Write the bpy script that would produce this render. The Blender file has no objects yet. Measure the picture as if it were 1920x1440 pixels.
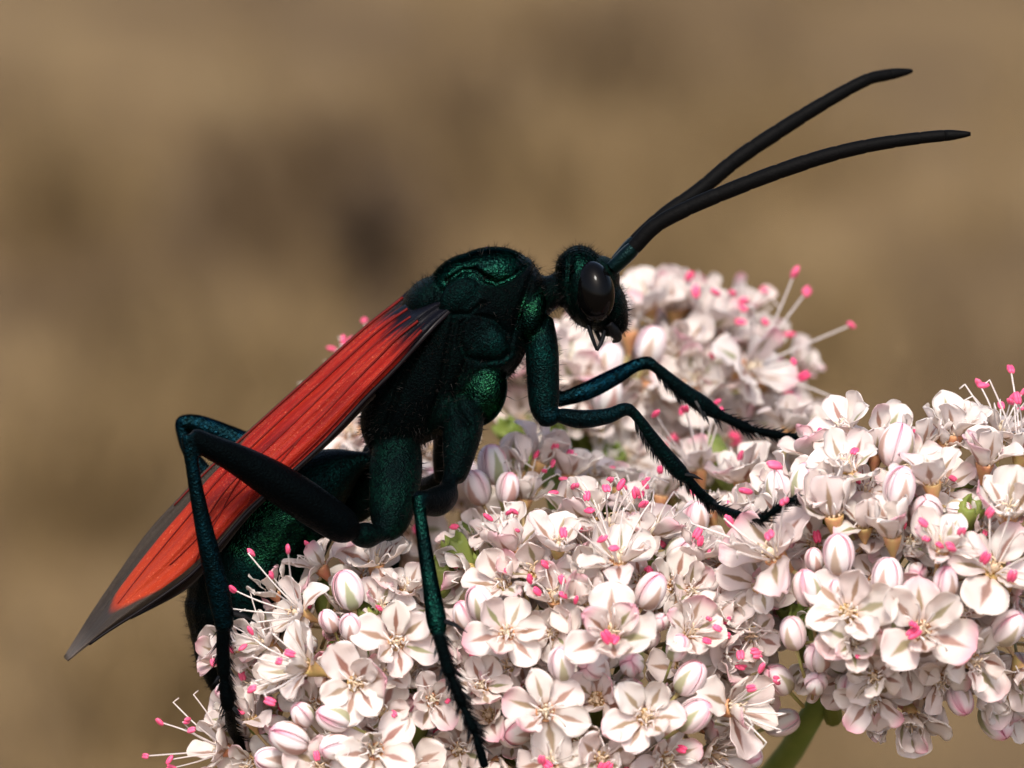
import bpy, bmesh, math, random
from mathutils import Vector, Matrix, kdtree, noise

R = random.Random(7)
sc = bpy.context.scene
C = sc.collection
sc.unit_settings.system = 'METRIC'
sc.unit_settings.scale_length = 0.01            # one unit is one centimetre

# ------------------------------------------------------------------ camera
DIST = 30.0                                      # lens to the wasp
PX = 300.0                                       # photograph pixels per centimetre at the wasp
PITCH = math.radians(15)
FOCUS = Vector((0, 0, 40.0))                     # the wasp sits 40 cm above the ground
FWD = Vector((0, math.cos(PITCH), -math.sin(PITCH)))
UP = Vector((0, math.sin(PITCH), math.cos(PITCH)))
RT = Vector((1, 0, 0))
cam_d = bpy.data.cameras.new('camera')
cam = bpy.data.objects.new('camera', cam_d)
C.objects.link(cam)
cam.location = FOCUS - FWD * DIST
cam.rotation_euler = (math.pi / 2 - PITCH, 0, 0)
cam_d.sensor_width = 36.0
cam_d.lens = 36.0 * DIST / (1920 / PX)
cam_d.clip_start = 0.5
cam_d.clip_end = 60000
cam_d.dof.use_dof = True
cam_d.dof.focus_distance = DIST - 0.3
APERTURE = 0.52                                  # cm across
cam_d.dof.aperture_fstop = cam_d.lens * 1e-3 / APERTURE
sc.camera = cam

# ------------------------------------------------------------------ sky, sun, exposure
SUN = (RT * -0.06 + UP * 0.64 - FWD * 0.77).normalized()
world = bpy.data.worlds.new('World')
sc.world = world
world.use_nodes = True
wn = world.node_tree.nodes
sky = wn.new('ShaderNodeTexSky')
sky.sky_type = 'NISHITA'
sky.sun_disc = False
sky.sun_elevation = math.asin(SUN.z)
sky.sun_rotation = math.atan2(SUN.x, SUN.y)
sky.dust_density = 4.5
sky.air_density = 0.9
wn['Background'].inputs['Strength'].default_value = 0.15
world.node_tree.links.new(sky.outputs[0], wn['Background'].inputs['Color'])
sun_d = bpy.data.lights.new('sun', 'SUN')
sun_d.energy = 1.9
sun_d.angle = math.radians(13)
sun_d.color = (1.0, 0.965, 0.91)
sun = bpy.data.objects.new('sun', sun_d)
C.objects.link(sun)
sun.location = (0, 0, 100)
sun.rotation_euler = (-SUN).to_track_quat('-Z', 'Y').to_euler()
sc.view_settings.view_transform = 'Standard'
sc.view_settings.look = 'None'
sc.view_settings.exposure = 0.76
sc.view_settings.gamma = 1
sc.render.engine = 'CYCLES'
sc.cycles.use_denoising = True
sc.cycles.max_bounces = 6
sc.cycles.transparent_max_bounces = 8


# ------------------------------------------------------------------ helpers
def W(px, py, z=0.0):
    """photograph pixel + centimetres towards the lens -> world point"""
    k = (DIST - z) / DIST / PX
    return FOCUS + RT * ((px - 960) * k) + UP * ((720 - py) * k) - FWD * z


def V(cx, cy, cz):
    """direction given as right, up, towards the lens"""
    return RT * cx + UP * cy - FWD * cz


def mat_new(name):
    m = bpy.data.materials.new(name)
    m.use_nodes = True
    nt = m.node_tree
    nt.nodes.clear()
    out = nt.nodes.new('ShaderNodeOutputMaterial')
    return m, nt, out


def nd(nt, t, **kw):
    n = nt.nodes.new(t)
    for k, v in kw.items():
        if k in n.inputs.keys():
            n.inputs[k].default_value = v
        else:
            setattr(n, k, v)
    return n


def ramp(nt, fac, stops, interp='LINEAR'):
    r = nt.nodes.new('ShaderNodeValToRGB')
    r.color_ramp.interpolation = interp
    els = r.color_ramp.elements
    while len(els) < len(stops):
        els.new(0.5)
    for e, (p, c) in zip(els, stops):
        e.position = p
        e.color = (c[0], c[1], c[2], 1) if not isinstance(c, (int, float)) else (c, c, c, 1)
    nt.links.new(fac, r.inputs[0])
    return r.outputs[0]


def math_n(nt, op, a, b=None, clamp=False):
    n = nt.nodes.new('ShaderNodeMath')
    n.operation = op
    n.use_clamp = clamp
    for i, v in enumerate((a, b)):
        if v is None:
            continue
        if isinstance(v, (int, float)):
            n.inputs[i].default_value = v
        else:
            nt.links.new(v, n.inputs[i])
    return n.outputs[0]


def mix_c(nt, fac, a, b, blend='MIX'):
    n = nt.nodes.new('ShaderNodeMix')
    n.data_type = 'RGBA'
    n.blend_type = blend
    for idx, v in ((0, fac), (6, a), (7, b)):
        if isinstance(v, (int, float)):
            n.inputs[idx].default_value = v
        elif isinstance(v, tuple):
            n.inputs[idx].default_value = (v[0], v[1], v[2], 1)
        else:
            nt.links.new(v, n.inputs[idx])
    return n.outputs[2]


def leafy(nt, out, color, trans=0.3, rough=0.45, spec=0.3, bump=None, trans_tint=None):
    """diffuse + translucent sheet (petals, wings, blades)"""
    p = nd(nt, 'ShaderNodeBsdfPrincipled', Roughness=rough)
    p.inputs['Specular IOR Level'].default_value = spec
    t = nd(nt, 'ShaderNodeBsdfTranslucent')
    if trans_tint and not isinstance(color, tuple):
        tcol = mix_c(nt, 1.0, color, trans_tint, 'MULTIPLY')
    else:
        tcol = color
    for b, color in ((p.inputs['Base Color'], color), (t.inputs['Color'], tcol)):
        if isinstance(color, tuple):
            b.default_value = (*color, 1)
        else:
            nt.links.new(color, b)
    if bump is not None:
        nt.links.new(bump, p.inputs['Normal'])
    m = nd(nt, 'ShaderNodeMixShader')
    if isinstance(trans, (int, float)):
        m.inputs[0].default_value = trans
    else:
        nt.links.new(trans, m.inputs[0])
    nt.links.new(p.outputs[0], m.inputs[1])
    nt.links.new(t.outputs[0], m.inputs[2])
    nt.links.new(m.outputs[0], out.inputs[0])
    return p


def mk_mesh(name, verts, faces, mats=(), smooth=True, mat_idx=None, uv=None):
    me = bpy.data.meshes.new(name)
    me.from_pydata([tuple(v) for v in verts], [], faces)
    for m in mats:
        me.materials.append(m)
    if smooth:
        me.polygons.foreach_set('use_smooth', [True] * len(me.polygons))
    if mat_idx:
        me.polygons.foreach_set('material_index', mat_idx)
    if uv:
        ul = me.uv_layers.new(name='UVMap')
        for lp in me.loops:
            ul.data[lp.index].uv = uv[lp.vertex_index]
    me.update()
    return me


def add(name, me, parent=None, mat=None):
    o = bpy.data.objects.new(name, me)
    C.objects.link(o)
    if mat is not None:
        me.materials.append(mat)
    o.parent = parent
    return o


def empty(name, loc):
    o = bpy.data.objects.new(name, None)
    C.objects.link(o)
    o.location = loc
    o.empty_display_size = 0.2
    return o


def tag(o, label=None, cat=None, group=None, kind=None):
    if label:
        o['label'] = label
    if cat:
        o['category'] = cat
    if group:
        o['group'] = group
    if kind:
        o['kind'] = kind
    return o


def catmull(pts, n):
    """pts: tuples of floats; returns resampled list"""
    P = [pts[0]] + list(pts) + [pts[-1]]
    res = []
    for i in range(1, len(P) - 2):
        for k in range(n):
            t = k / n
            res.append(tuple(
                0.5 * ((2 * b) + (-a + c) * t + (2 * a - 5 * b + 4 * c - d) * t * t + (-a + 3 * b - 3 * c + d) * t ** 3)
                for a, b, c, d in zip(P[i - 1], P[i], P[i + 1], P[i + 2])))
    res.append(tuple(pts[-1]))
    return res


def tube(pts, radii, sides=8, cap=True, radii2=None, ref=None):
    """closed tube through world points -> verts, faces"""
    vs, fs = [], []
    n = len(pts)
    ref = ref or -FWD
    for i, p in enumerate(pts):
        t = (pts[min(i + 1, n - 1)] - pts[max(i - 1, 0)])
        t = t.normalized() if t.length > 1e-9 else Vector((0, 0, 1))
        b = ref - t * ref.dot(t)
        if b.length < 0.05:
            b = UP - t * UP.dot(t)
        b.normalize()
        q = b.cross(t)
        r1 = radii[i]
        r2 = radii2[i] if radii2 else r1
        for k in range(sides):
            a = 2 * math.pi * k / sides
            vs.append(p + q * (r1 * math.cos(a)) + b * (r2 * math.sin(a)))
    for i in range(n - 1):
        for k in range(sides):
            a, b2 = i * sides + k, i * sides + (k + 1) % sides
            fs.append((a, b2, b2 + sides, a + sides))
    if cap:
        fs.append(tuple(range(sides - 1, -1, -1)))
        fs.append(tuple(range((n - 1) * sides, n * sides)))
    return vs, fs


class MB:
    def __init__(s):
        s.v, s.f, s.mi = [], [], []

    def add(s, vf, mi=0):
        o = len(s.v)
        s.v += vf[0]
        s.f += [tuple(i + o for i in f) for f in vf[1]]
        s.mi += [mi] * len(vf[1])
        return o

    def build(s, name, mats, parent=None, origin=None, smooth=True):
        v = s.v if origin is None else [p - origin for p in s.v]
        me = mk_mesh(name, v, s.f, mats, smooth, s.mi)
        return add(name, me, parent)


def lathe(profile, sides=12):
    """profile: (r, z) list; closed ends -> verts, faces"""
    vs, fs = [], []
    for r, z in profile:
        for k in range(sides):
            a = 2 * math.pi * k / sides
            vs.append(Vector((r * math.cos(a), r * math.sin(a), z)))
    for i in range(len(profile) - 1):
        for k in range(sides):
            a, b = i * sides + k, i * sides + (k + 1) % sides
            fs.append((a, b, b + sides, a + sides))
    return vs, fs


def ellipsoid(c, ax, nu=20, nv=12):
    """c centre, ax three world vectors (half axes)"""
    vs, fs = [], []
    for j in range(nv + 1):
        th = math.pi * j / nv
        th = min(max(th, 0.02), math.pi - 0.02)
        for k in range(nu):
            a = 2 * math.pi * k / nu
            vs.append(c + ax[0] * (math.sin(th) * math.cos(a)) + ax[1] * (math.sin(th) * math.sin(a)) + ax[2] * math.cos(th))
    for j in range(nv):
        for k in range(nu):
            a, b = j * nu + k, j * nu + (k + 1) % nu
            fs.append((a, a + nu, b + nu, b))
    fs.append(tuple(range(nu)))
    fs.append(tuple(range((nv + 1) * nu - 1, nv * nu - 1, -1)))
    return vs, fs


# ------------------------------------------------------------------ materials
def uv_split(nt):
    u = nt.nodes.new('ShaderNodeUVMap')
    s = nt.nodes.new('ShaderNodeSeparateXYZ')
    nt.links.new(u.outputs[0], s.inputs[0])
    return s.outputs[0], s.outputs[1]


def petal_material():
    m, nt, out = mat_new('petal')
    u, v = uv_split(nt)
    rnd = nd(nt, 'ShaderNodeObjectInfo').outputs['Random']
    # distance from the midrib, 0..1
    du = math_n(nt, 'ABSOLUTE', math_n(nt, 'MULTIPLY', math_n(nt, 'SUBTRACT', u, 0.5), 2.0))
    geo = nd(nt, 'ShaderNodeTexCoord')
    nz = nd(nt, 'ShaderNodeTexNoise', Scale=22.0, Detail=3.0)
    nt.links.new(geo.outputs['Object'], nz.inputs['Vector'])
    duj = math_n(nt, 'ADD', du, math_n(nt, 'MULTIPLY', math_n(nt, 'SUBTRACT', nz.outputs[0], 0.5), 0.16))
    width = ramp(nt, v, [(0.0, 0.12), (0.3, 0.29), (0.5, 0.23), (0.80, 0.05), (0.92, 0.0)])
    stripe = math_n(nt, 'DIVIDE', math_n(nt, 'SUBTRACT', width, duj), 0.13, True)
    line = math_n(nt, 'MULTIPLY', math_n(nt, 'SUBTRACT', 1.0, math_n(nt, 'DIVIDE', du, 0.035), True),
                  ramp(nt, v, [(0.6, 1.0), (0.86, 0.0)]))
    kind = math_n(nt, 'FRACT', math_n(nt, 'MULTIPLY', rnd, 7.31))
    scol = ramp(nt, kind, [(0.0, (0.42, 0.19, 0.15)), (0.5, (0.48, 0.29, 0.20)), (0.8, (0.43, 0.34, 0.19)), (1.0, (0.38, 0.40, 0.18))])
    strength = math_n(nt, 'MULTIPLY', stripe, math_n(nt, 'ADD', 0.78, math_n(nt, 'MULTIPLY', rnd, 0.22)))
    base = ramp(nt, rnd, [(0.0, (0.88, 0.82, 0.78)), (0.35, (0.90, 0.865, 0.835)), (0.7, (0.89, 0.80, 0.785)), (1.0, (0.90, 0.865, 0.82))])
    blot = nd(nt, 'ShaderNodeTexNoise', Scale=7.0, Detail=4.0)
    nt.links.new(geo.outputs['Object'], blot.inputs['Vector'])
    base = mix_c(nt, ramp(nt, blot.outputs[0], [(0.48, 0.0), (0.85, 0.35)]), base, (0.80, 0.66, 0.59))
    pink = math_n(nt, 'MULTIPLY', ramp(nt, v, [(0.62, 0.0), (1.0, 1.0)]), ramp(nt, math_n(nt, 'FRACT', math_n(nt, 'MULTIPLY', rnd, 13.7)), [(0.72, 0.0), (0.95, 0.75)]))
    base = mix_c(nt, pink, base, (0.80, 0.36, 0.47))
    base = mix_c(nt, ramp(nt, v, [(0.0, 0.5), (0.2, 0.0)]), base, (0.66, 0.42, 0.28))
    col = mix_c(nt, strength, base, scol)
    col = mix_c(nt, math_n(nt, 'MULTIPLY', line, 0.4), col, (0.50, 0.30, 0.20))
    # fine lengthwise veins as relief
    wv = nd(nt, 'ShaderNodeTexNoise', Scale=1.0, Detail=3.0)
    cmb = nd(nt, 'ShaderNodeCombineXYZ')
    nt.links.new(math_n(nt, 'MULTIPLY', u, 26.0), cmb.inputs[0])
    nt.links.new(math_n(nt, 'MULTIPLY', v, 2.5), cmb.inputs[1])
    nt.links.new(rnd, cmb.inputs[2])
    nt.links.new(cmb.outputs[0], wv.inputs['Vector'])
    bp = nd(nt, 'ShaderNodeBump', Strength=0.35, Distance=0.008)
    nt.links.new(wv.outputs[0], bp.inputs['Height'])
    leafy(nt, out, col, 0.5, 0.42, 0.3, bp.outputs[0], (1.0, 0.95, 0.90))
    return m


def bud_material():
    m, nt, out = mat_new('bud')
    u, v = uv_split(nt)
    rnd = nd(nt, 'ShaderNodeObjectInfo').outputs['Random']
    du = math_n(nt, 'ABSOLUTE', math_n(nt, 'MULTIPLY', math_n(nt, 'SUBTRACT', u, 0.5), 2.0))
    geo = nd(nt, 'ShaderNodeTexCoord')
    nz = nd(nt, 'ShaderNodeTexNoise', Scale=18.0, Detail=3.0)
    nt.links.new(geo.outputs['Object'], nz.inputs['Vector'])
    duj = math_n(nt, 'ADD', du, math_n(nt, 'MULTIPLY', math_n(nt, 'SUBTRACT', nz.outputs[0], 0.5), 0.14))
    width = ramp(nt, v, [(0.0, 0.70), (0.3, 0.52), (0.62, 0.24), (0.84, 0.0)])
    stripe = math_n(nt, 'DIVIDE', math_n(nt, 'SUBTRACT', width, duj), 0.16, True)
    scol = ramp(nt, math_n(nt, 'FRACT', math_n(nt, 'MULTIPLY', rnd, 5.77)),
                [(0.0, (0.50, 0.24, 0.20)), (0.5, (0.50, 0.32, 0.24)), (0.75, (0.42, 0.36, 0.20)), (1.0, (0.34, 0.37, 0.17))])
    base = mix_c(nt, rnd, (0.88, 0.83, 0.80), (0.87, 0.74, 0.74))
    edge = math_n(nt, 'MULTIPLY', ramp(nt, duj, [(0.55, 0.0), (0.95, 1.0)]), ramp(nt, v, [(0.3, 0.1), (0.95, 1.0)]))
    tip = ramp(nt, v, [(0.78, 0.0), (1.0, 0.9)])
    pk = math_n(nt, 'MAXIMUM', edge, tip)
    pk = math_n(nt, 'MULTIPLY', pk, ramp(nt, math_n(nt, 'FRACT', math_n(nt, 'MULTIPLY', rnd, 11.3)), [(0.0, 0.15), (0.8, 0.9)]))
    base = mix_c(nt, pk, base, (0.84, 0.25, 0.39))
    base = mix_c(nt, ramp(nt, v, [(0.0, 0.8), (0.25, 0.0)]), base, (0.60, 0.25, 0.20))
    col = mix_c(nt, math_n(nt, 'MULTIPLY', stripe, 0.85), base, scol)
    leafy(nt, out, col, 0.22, 0.5, 0.22)
    return m


def simple(name, c1, c2=None, scale=12, rough=0.5, trans=0.0, spec=0.3, use_rnd=True):
    m, nt, out = mat_new(name)
    c2 = c2 or tuple(x * 0.7 for x in c1)
    geo = nd(nt, 'ShaderNodeTexCoord')
    nz = nd(nt, 'ShaderNodeTexNoise', Scale=scale, Detail=4.0)
    nt.links.new(geo.outputs['Object'], nz.inputs['Vector'])
    f = ramp(nt, nz.outputs[0], [(0.3, 0.0), (0.7, 1.0)])
    if use_rnd:
        rnd = nd(nt, 'ShaderNodeObjectInfo').outputs['Random']
        f = math_n(nt, 'ADD', math_n(nt, 'MULTIPLY', f, 0.5), math_n(nt, 'MULTIPLY', rnd, 0.5))
    bp = nd(nt, 'ShaderNodeBump', Strength=0.25, Distance=0.01)
    nt.links.new(nz.outputs[0], bp.inputs['Height'])
    leafy(nt, out, mix_c(nt, f, c1, c2), trans, rough, spec, bp.outputs[0])
    return m


M_PETAL = petal_material()
M_BUD = bud_material()
M_CUP = simple('flower_cup', (0.62, 0.20, 0.13), (0.55, 0.45, 0.16), 14, 0.45, 0.15)
M_PEDICEL = simple('pedicel', (0.32, 0.36, 0.10), (0.55, 0.32, 0.20), 9, 0.5, 0.1)
M_STEM = simple('stem_green', (0.12, 0.18, 0.028), (0.22, 0.25, 0.06), 7, 0.5, 0.12)
M_OVARY = simple('ovary', (0.84, 0.78, 0.63), (0.80, 0.56, 0.34), 25, 0.4, 0.3)
M_FIL = simple('filament', (0.88, 0.84, 0.80), (0.86, 0.76, 0.72), 10, 0.4, 0.4)
M_ANTH = simple('anther', (0.80, 0.055, 0.17), (0.86, 0.16, 0.28), 30, 0.42, 0.08)


def body_material():
    m, nt, out = mat_new('wasp_cuticle')
    hue = nd(nt, 'ShaderNodeAttribute', attribute_name='hue').outputs['Fac']
    shine = nd(nt, 'ShaderNodeAttribute', attribute_name='shine').outputs['Fac']
    geo = nd(nt, 'ShaderNodeTexCoord')
    vo = nd(nt, 'ShaderNodeTexVoronoi', Scale=70.0)
    nz = nd(nt, 'ShaderNodeTexNoise', Scale=110.0, Detail=2.0)
    lo = nd(nt, 'ShaderNodeTexNoise', Scale=4.0, Detail=3.0)
    for t in (vo, nz, lo):
        nt.links.new(geo.outputs['Object'], t.inputs['Vector'])
    tone = ramp(nt, hue, [(0.0, (0.016, 0.090, 0.030)), (0.5, (0.003, 0.038, 0.032)), (1.0, (0.004, 0.038, 0.064))])
    tone = mix_c(nt, ramp(nt, lo.outputs[0], [(0.38, 0.0), (0.62, 0.85)]), tone, (0.002, 0.008, 0.009))
    tone = mix_c(nt, ramp(nt, vo.outputs['Color'], [(0.25, 0.0), (0.8, 0.9)]), tone, (0.002, 0.006, 0.006))  # sparkle painted into the colour: bright and dark cells
    col = mix_c(nt, shine, (0.0006, 0.0007, 0.0008), tone)
    p = nd(nt, 'ShaderNodeBsdfPrincipled')
    nt.links.new(col, p.inputs['Base Color'])
    p.inputs['Specular Tint'].default_value = (0.10, 0.22, 0.24, 1)
    nt.links.new(math_n(nt, 'MULTIPLY', shine, 1.9, True), p.inputs['Metallic'])
    nt.links.new(ramp(nt, shine, [(0.0, 0.42), (0.4, 0.26), (1.0, 0.20)]), p.inputs['Roughness'])
    nt.links.new(ramp(nt, shine, [(0.0, 0.03), (0.6, 0.2)]), p.inputs['Specular IOR Level'])
    h = math_n(nt, 'ADD', math_n(nt, 'MULTIPLY', vo.outputs['Distance'], 0.8), nz.outputs[0])
    bp = nd(nt, 'ShaderNodeBump', Strength=0.5, Distance=0.012)
    nt.links.new(h, bp.inputs['Height'])
    nt.links.new(bp.outputs[0], p.inputs['Normal'])
    nt.links.new(p.outputs[0], out.inputs[0])
    return m


def dark(name, col, rough, spec=0.5, metal=0.0, bump=0.0, bscale=60, coat=0.0):
    m, nt, out = mat_new(name)
    p = nd(nt, 'ShaderNodeBsdfPrincipled', Roughness=rough, Metallic=metal)
    geo = nd(nt, 'ShaderNodeTexCoord')
    nz = nd(nt, 'ShaderNodeTexNoise', Scale=bscale, Detail=3.0)
    nt.links.new(geo.outputs['Object'], nz.inputs['Vector'])
    nt.links.new(mix_c(nt, nz.outputs[0], col, tuple(c * 0.5 for c in col)), p.inputs['Base Color'])
    p.inputs['Specular IOR Level'].default_value = spec
    p.inputs['Coat Weight'].default_value = coat
    p.inputs['Coat Roughness'].default_value = 0.12
    if bump:
        bp = nd(nt, 'ShaderNodeBump', Strength=bump, Distance=0.01)
        nt.links.new(nz.outputs[0], bp.inputs['Height'])
        nt.links.new(bp.outputs[0], p.inputs['Normal'])
    nt.links.new(p.outputs[0], out.inputs[0])
    return m


def wing_material(flip=False):
    m, nt, out = mat_new('wing')
    u, v = uv_split(nt)
    if flip:
        v = math_n(nt, 'SUBTRACT', 1.0, v)
    #                              # u base -> tip, v upper edge -> lower edge
    cmb = nd(nt, 'ShaderNodeCombineXYZ')
    nt.links.new(math_n(nt, 'MULTIPLY', u, 5.0), cmb.inputs[0])
    nt.links.new(math_n(nt, 'MULTIPLY', v, 11.0), cmb.inputs[1])
    st = nd(nt, 'ShaderNodeTexNoise', Scale=1.0, Detail=5.0, Roughness=0.6)
    nt.links.new(cmb.outputs[0], st.inputs['Vector'])
    geo = nd(nt, 'ShaderNodeTexCoord')
    gr = nd(nt, 'ShaderNodeTexNoise', Scale=85.0, Detail=2.0)
    nt.links.new(geo.outputs['Object'], gr.inputs['Vector'])
    red = ramp(nt, st.outputs[0], [(0.25, (0.10, 0.005, 0.004)), (0.5, (0.26, 0.011, 0.006)), (0.72, (0.38, 0.034, 0.012))])
    red = mix_c(nt, ramp(nt, u, [(0.55, 0.0), (0.83, 0.85)]), red, (0.37, 0.040, 0.012))
    red = mix_c(nt, ramp(nt, gr.outputs[0], [(0.62, 0.0), (0.78, 0.55)]), red, (0.85, 0.22, 0.10))  # sparkle painted into the red as bright orange grains
    # smoky tip with a rounded front, smoky lower and upper margin towards the tip
    vv = math_n(nt, 'POWER', math_n(nt, 'ABSOLUTE', math_n(nt, 'SUBTRACT', v, 0.28)), 2.0)
    front = math_n(nt, 'ADD', u, math_n(nt, 'MULTIPLY', vv, 0.30))
    if flip:
        front = math_n(nt, 'ADD', front, 0.28)
    front = math_n(nt, 'ADD', front, math_n(nt, 'MULTIPLY', math_n(nt, 'SUBTRACT', st.outputs[0], 0.5), 0.012))
    tip = ramp(nt, front, [(0.862, 0.0), (0.885, 1.0)])
    lowm = math_n(nt, 'ADD', v, math_n(nt, 'MULTIPLY', ramp(nt, u, [(0.45, 0.0), (0.85, 1.0)]), 0.14))
    lowm = ramp(nt, lowm, [(0.945, 0.0), (0.965, 1.0)])
    basem = ramp(nt, math_n(nt, 'ADD', u, math_n(nt, 'MULTIPLY', math_n(nt, 'SUBTRACT', st.outputs[0], 0.5), 0.22)), [(0.125, 1.0), (0.18, 0.0)])
    smoky = math_n(nt, 'MAXIMUM', tip, lowm)
    smoke = mix_c(nt, gr.outputs[0], (0.022, 0.016, 0.012), (0.060, 0.046, 0.036))
    smoke = mix_c(nt, ramp(nt, u, [(0.93, 0.0), (1.0, 0.7)]), smoke, (0.16, 0.13, 0.11))
    col = mix_c(nt, smoky, red, smoke)
    col = mix_c(nt, basem, col, (0.002, 0.002, 0.004))
    bp = nd(nt, 'ShaderNodeBump', Strength=0.5, Distance=0.02)
    hh = math_n(nt, 'ADD', math_n(nt, 'MULTIPLY', st.outputs[0], 1.2), math_n(nt, 'MULTIPLY', gr.outputs[0], 0.5))
    nt.links.new(hh, bp.inputs['Height'])
    leafy(nt, out, col, math_n(nt, 'MULTIPLY', math_n(nt, 'SUBTRACT', 1.0, basem), 0.22), 0.42, 0.12, bp.outputs[0])
    return m


M_BODY = body_material()
M_EYE = dark('compound_eye', (0.0022, 0.002, 0.002), 0.10, 0.10, 0, 0.03, 220, 0.0)
M_ANT = dark('antenna_black', (0.0022, 0.0021, 0.0021), 0.62, 0.05, 0, 0.35, 55)
M_SCAPE = dark('scape_teal', (0.002, 0.012, 0.012), 0.28, 0.2, 0.8, 0.5, 70)
M_HAIR = dark('wasp_hair', (0.007, 0.005, 0.004), 0.5, 0.12)
M_SPINE = dark('leg_spine', (0.003, 0.003, 0.0035), 0.4, 0.15)
M_WING = wing_material()
M_WING_FAR = wing_material(True)
M_SMOKE = simple('smoky_wing', (0.06, 0.042, 0.03), (0.03, 0.021, 0.015), 6, 0.4, 0.35, 0.15, False)
M_VEIN = dark('wing_vein', (0.13, 0.007, 0.005), 0.5, 0.08)
M_VEIN_D = dark('wing_edge_vein', (0.005, 0.003, 0.004), 0.36, 0.15)

# ------------------------------------------------------------------ setting: dry ground with litter, far hills
def ground_material():
    m, nt, out = mat_new('dry_ground')
    geo = nd(nt, 'ShaderNodeTexCoord')
    a = nd(nt, 'ShaderNodeTexNoise', Scale=0.045, Detail=5.0, Roughness=0.55)
    b = nd(nt, 'ShaderNodeTexNoise', Scale=0.6, Detail=6.0)
    for t in (a, b):
        nt.links.new(geo.outputs['Object'], t.inputs['Vector'])
    col = ramp(nt, a.outputs[0], [(0.34, (0.072, 0.047, 0.024)), (0.47, (0.118, 0.078, 0.036)), (0.55, (0.155, 0.103, 0.047)), (0.66, (0.20, 0.139, 0.066))])
    col = mix_c(nt, ramp(nt, b.outputs[0], [(0.35, 0.0), (0.7, 0.5)]), col, (0.10, 0.065, 0.038))
    p = nd(nt, 'ShaderNodeBsdfPrincipled', Roughness=0.95)
    p.inputs['Specular IOR Level'].default_value = 0.1
    nt.links.new(col, p.inputs['Base Color'])
    bp = nd(nt, 'ShaderNodeBump', Strength=0.8, Distance=1.0)
    nt.links.new(b.outputs[0], bp.inputs['Height'])
    nt.links.new(bp.outputs[0], p.inputs['Normal'])
    nt.links.new(p.outputs[0], out.inputs[0])
    return m


def ground_z(x, y):
    d = max(0.0, 1 - math.hypot(x, y) / 900)
    h = 2.2 * noise.noise(Vector((x * 0.03, y * 0.03, 1.7))) + 0.8 * noise.noise(Vector((x * 0.11, y * 0.11, 4.2)))
    return h * d


def build_ground():
    rings = [0, 10, 20, 32, 45, 60, 75, 92, 110, 130, 150, 172, 196, 222, 250, 290, 340, 420, 560, 900, 2000, 6000, 20000]
    vs, fs = [Vector((0, 0, ground_z(0, 0)))], []
    n = 72
    for r in rings[1:]:
        for k in range(n):
            a = 2 * math.pi * k / n
            x, y = r * math.cos(a), r * math.sin(a)
            vs.append(Vector((x, y, ground_z(x, y))))
    for k in range(n):
        fs.append((0, 1 + k, 1 + (k + 1) % n))
    for i in range(len(rings) - 2):
        for k in range(n):
            a, b = 1 + i * n + k, 1 + i * n + (k + 1) % n
            fs.append((a, a + n, b + n, b))
    g = add('ground', mk_mesh('ground', vs, fs, [ground_material()]))
    tag(g, 'dry brown earth stretching out behind the flowers', kind='structure')


build_ground()

M_STRAW = simple('straw', (0.28, 0.193, 0.090), (0.155, 0.102, 0.046), 0.6, 0.7, 0.15, 0.2, False)
M_DEAD = simple('dead_grass_brown', (0.088, 0.057, 0.029), (0.115, 0.075, 0.038), 0.6, 0.8, 0.1, 0.15, False)
M_TWIG = simple('dark_twig', (0.035, 0.023, 0.013), (0.06, 0.038, 0.020), 0.8, 0.8, 0.0, 0.2, False)


def ground_at(px, py):
    """where the line of sight through a photograph pixel meets the ground"""
    d = W(px, py, 0) - cam.location
    t = -cam.location.z / d.z
    return cam.location + d * t


def grass_blades(mb, x, y, n, spread, h, rr):
    for b in range(n):
        bx, by = x + rr.gauss(0, spread), y + rr.gauss(0, spread)
        p0 = Vector((bx, by, ground_z(bx, by) - 0.1))
        d = Vector((rr.gauss(0, 0.35), rr.gauss(0, 0.35), 1)).normalized()
        l = h * rr.uniform(0.6, 1.1)
        w = rr.uniform(0.07, 0.14)
        s = Vector((rr.gauss(0, 1), rr.gauss(0, 1), 0)).normalized() * w
        p1 = p0 + d * l * 0.55
        p2 = p0 + d * l + Vector((d.x, d.y, -0.25)) * l * 0.3
        o = len(mb.v)
        mb.v += [p0 - s, p0 + s, p1 + s * 0.8, p1 - s * 0.8, p2]
        mb.f += [(o, o + 1, o + 2, o + 3), (o + 3, o + 2, o + 4)]
        mb.mi += [0, 0]


def build_grass():
    rr = random.Random(21)
    pale, brown = MB(), MB()
    for c in range(420):
        y = rr.uniform(70, 360)
        x = rr.uniform(-1, 1) * (14 + y * 0.22)
        v = noise.noise(Vector((x * 0.06, y * 0.025, 9.1)))
        if v > 0.02:
            grass_blades(pale, x, y, rr.randint(8, 16), 1.0, rr.uniform(3, 8), rr)
        elif v < -0.12:
            grass_blades(brown, x, y, rr.randint(8, 16), 1.0, rr.uniform(3, 8), rr)
    for px, py, w, h in ((450, 900, 2.0, 9), (1060, 380, 2.6, 8), (90, 420, 2.2, 9), (140, 1050, 1.6, 8), (1260, 560, 2.4, 8), (300, 1400, 1.4, 7), (1500, 720, 2, 8), (1420, 330, 2.6, 8)):
        p = ground_at(px, py)
        grass_blades(pale, p.x, p.y, 170, w, h, rr)
    for px, py, w, h in ((570, 420, 2.0, 11), (1170, 180, 2.6, 9), (260, 700, 1.6, 8), (700, 560, 1.7, 8), (880, 300, 2.0, 8)):
        p = ground_at(px, py)
        grass_blades(brown, p.x, p.y, 120, w, h, rr)
    g = pale.build('dry_grass', [M_STRAW])
    tag(g, 'short dry straw coloured grass scattered over the ground', 'grass', kind='stuff')
    g = brown.build('dead_grass', [M_DEAD])
    tag(g, 'dull brown dead grass between the straw coloured tufts', 'grass', kind='stuff')


build_grass()


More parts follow.
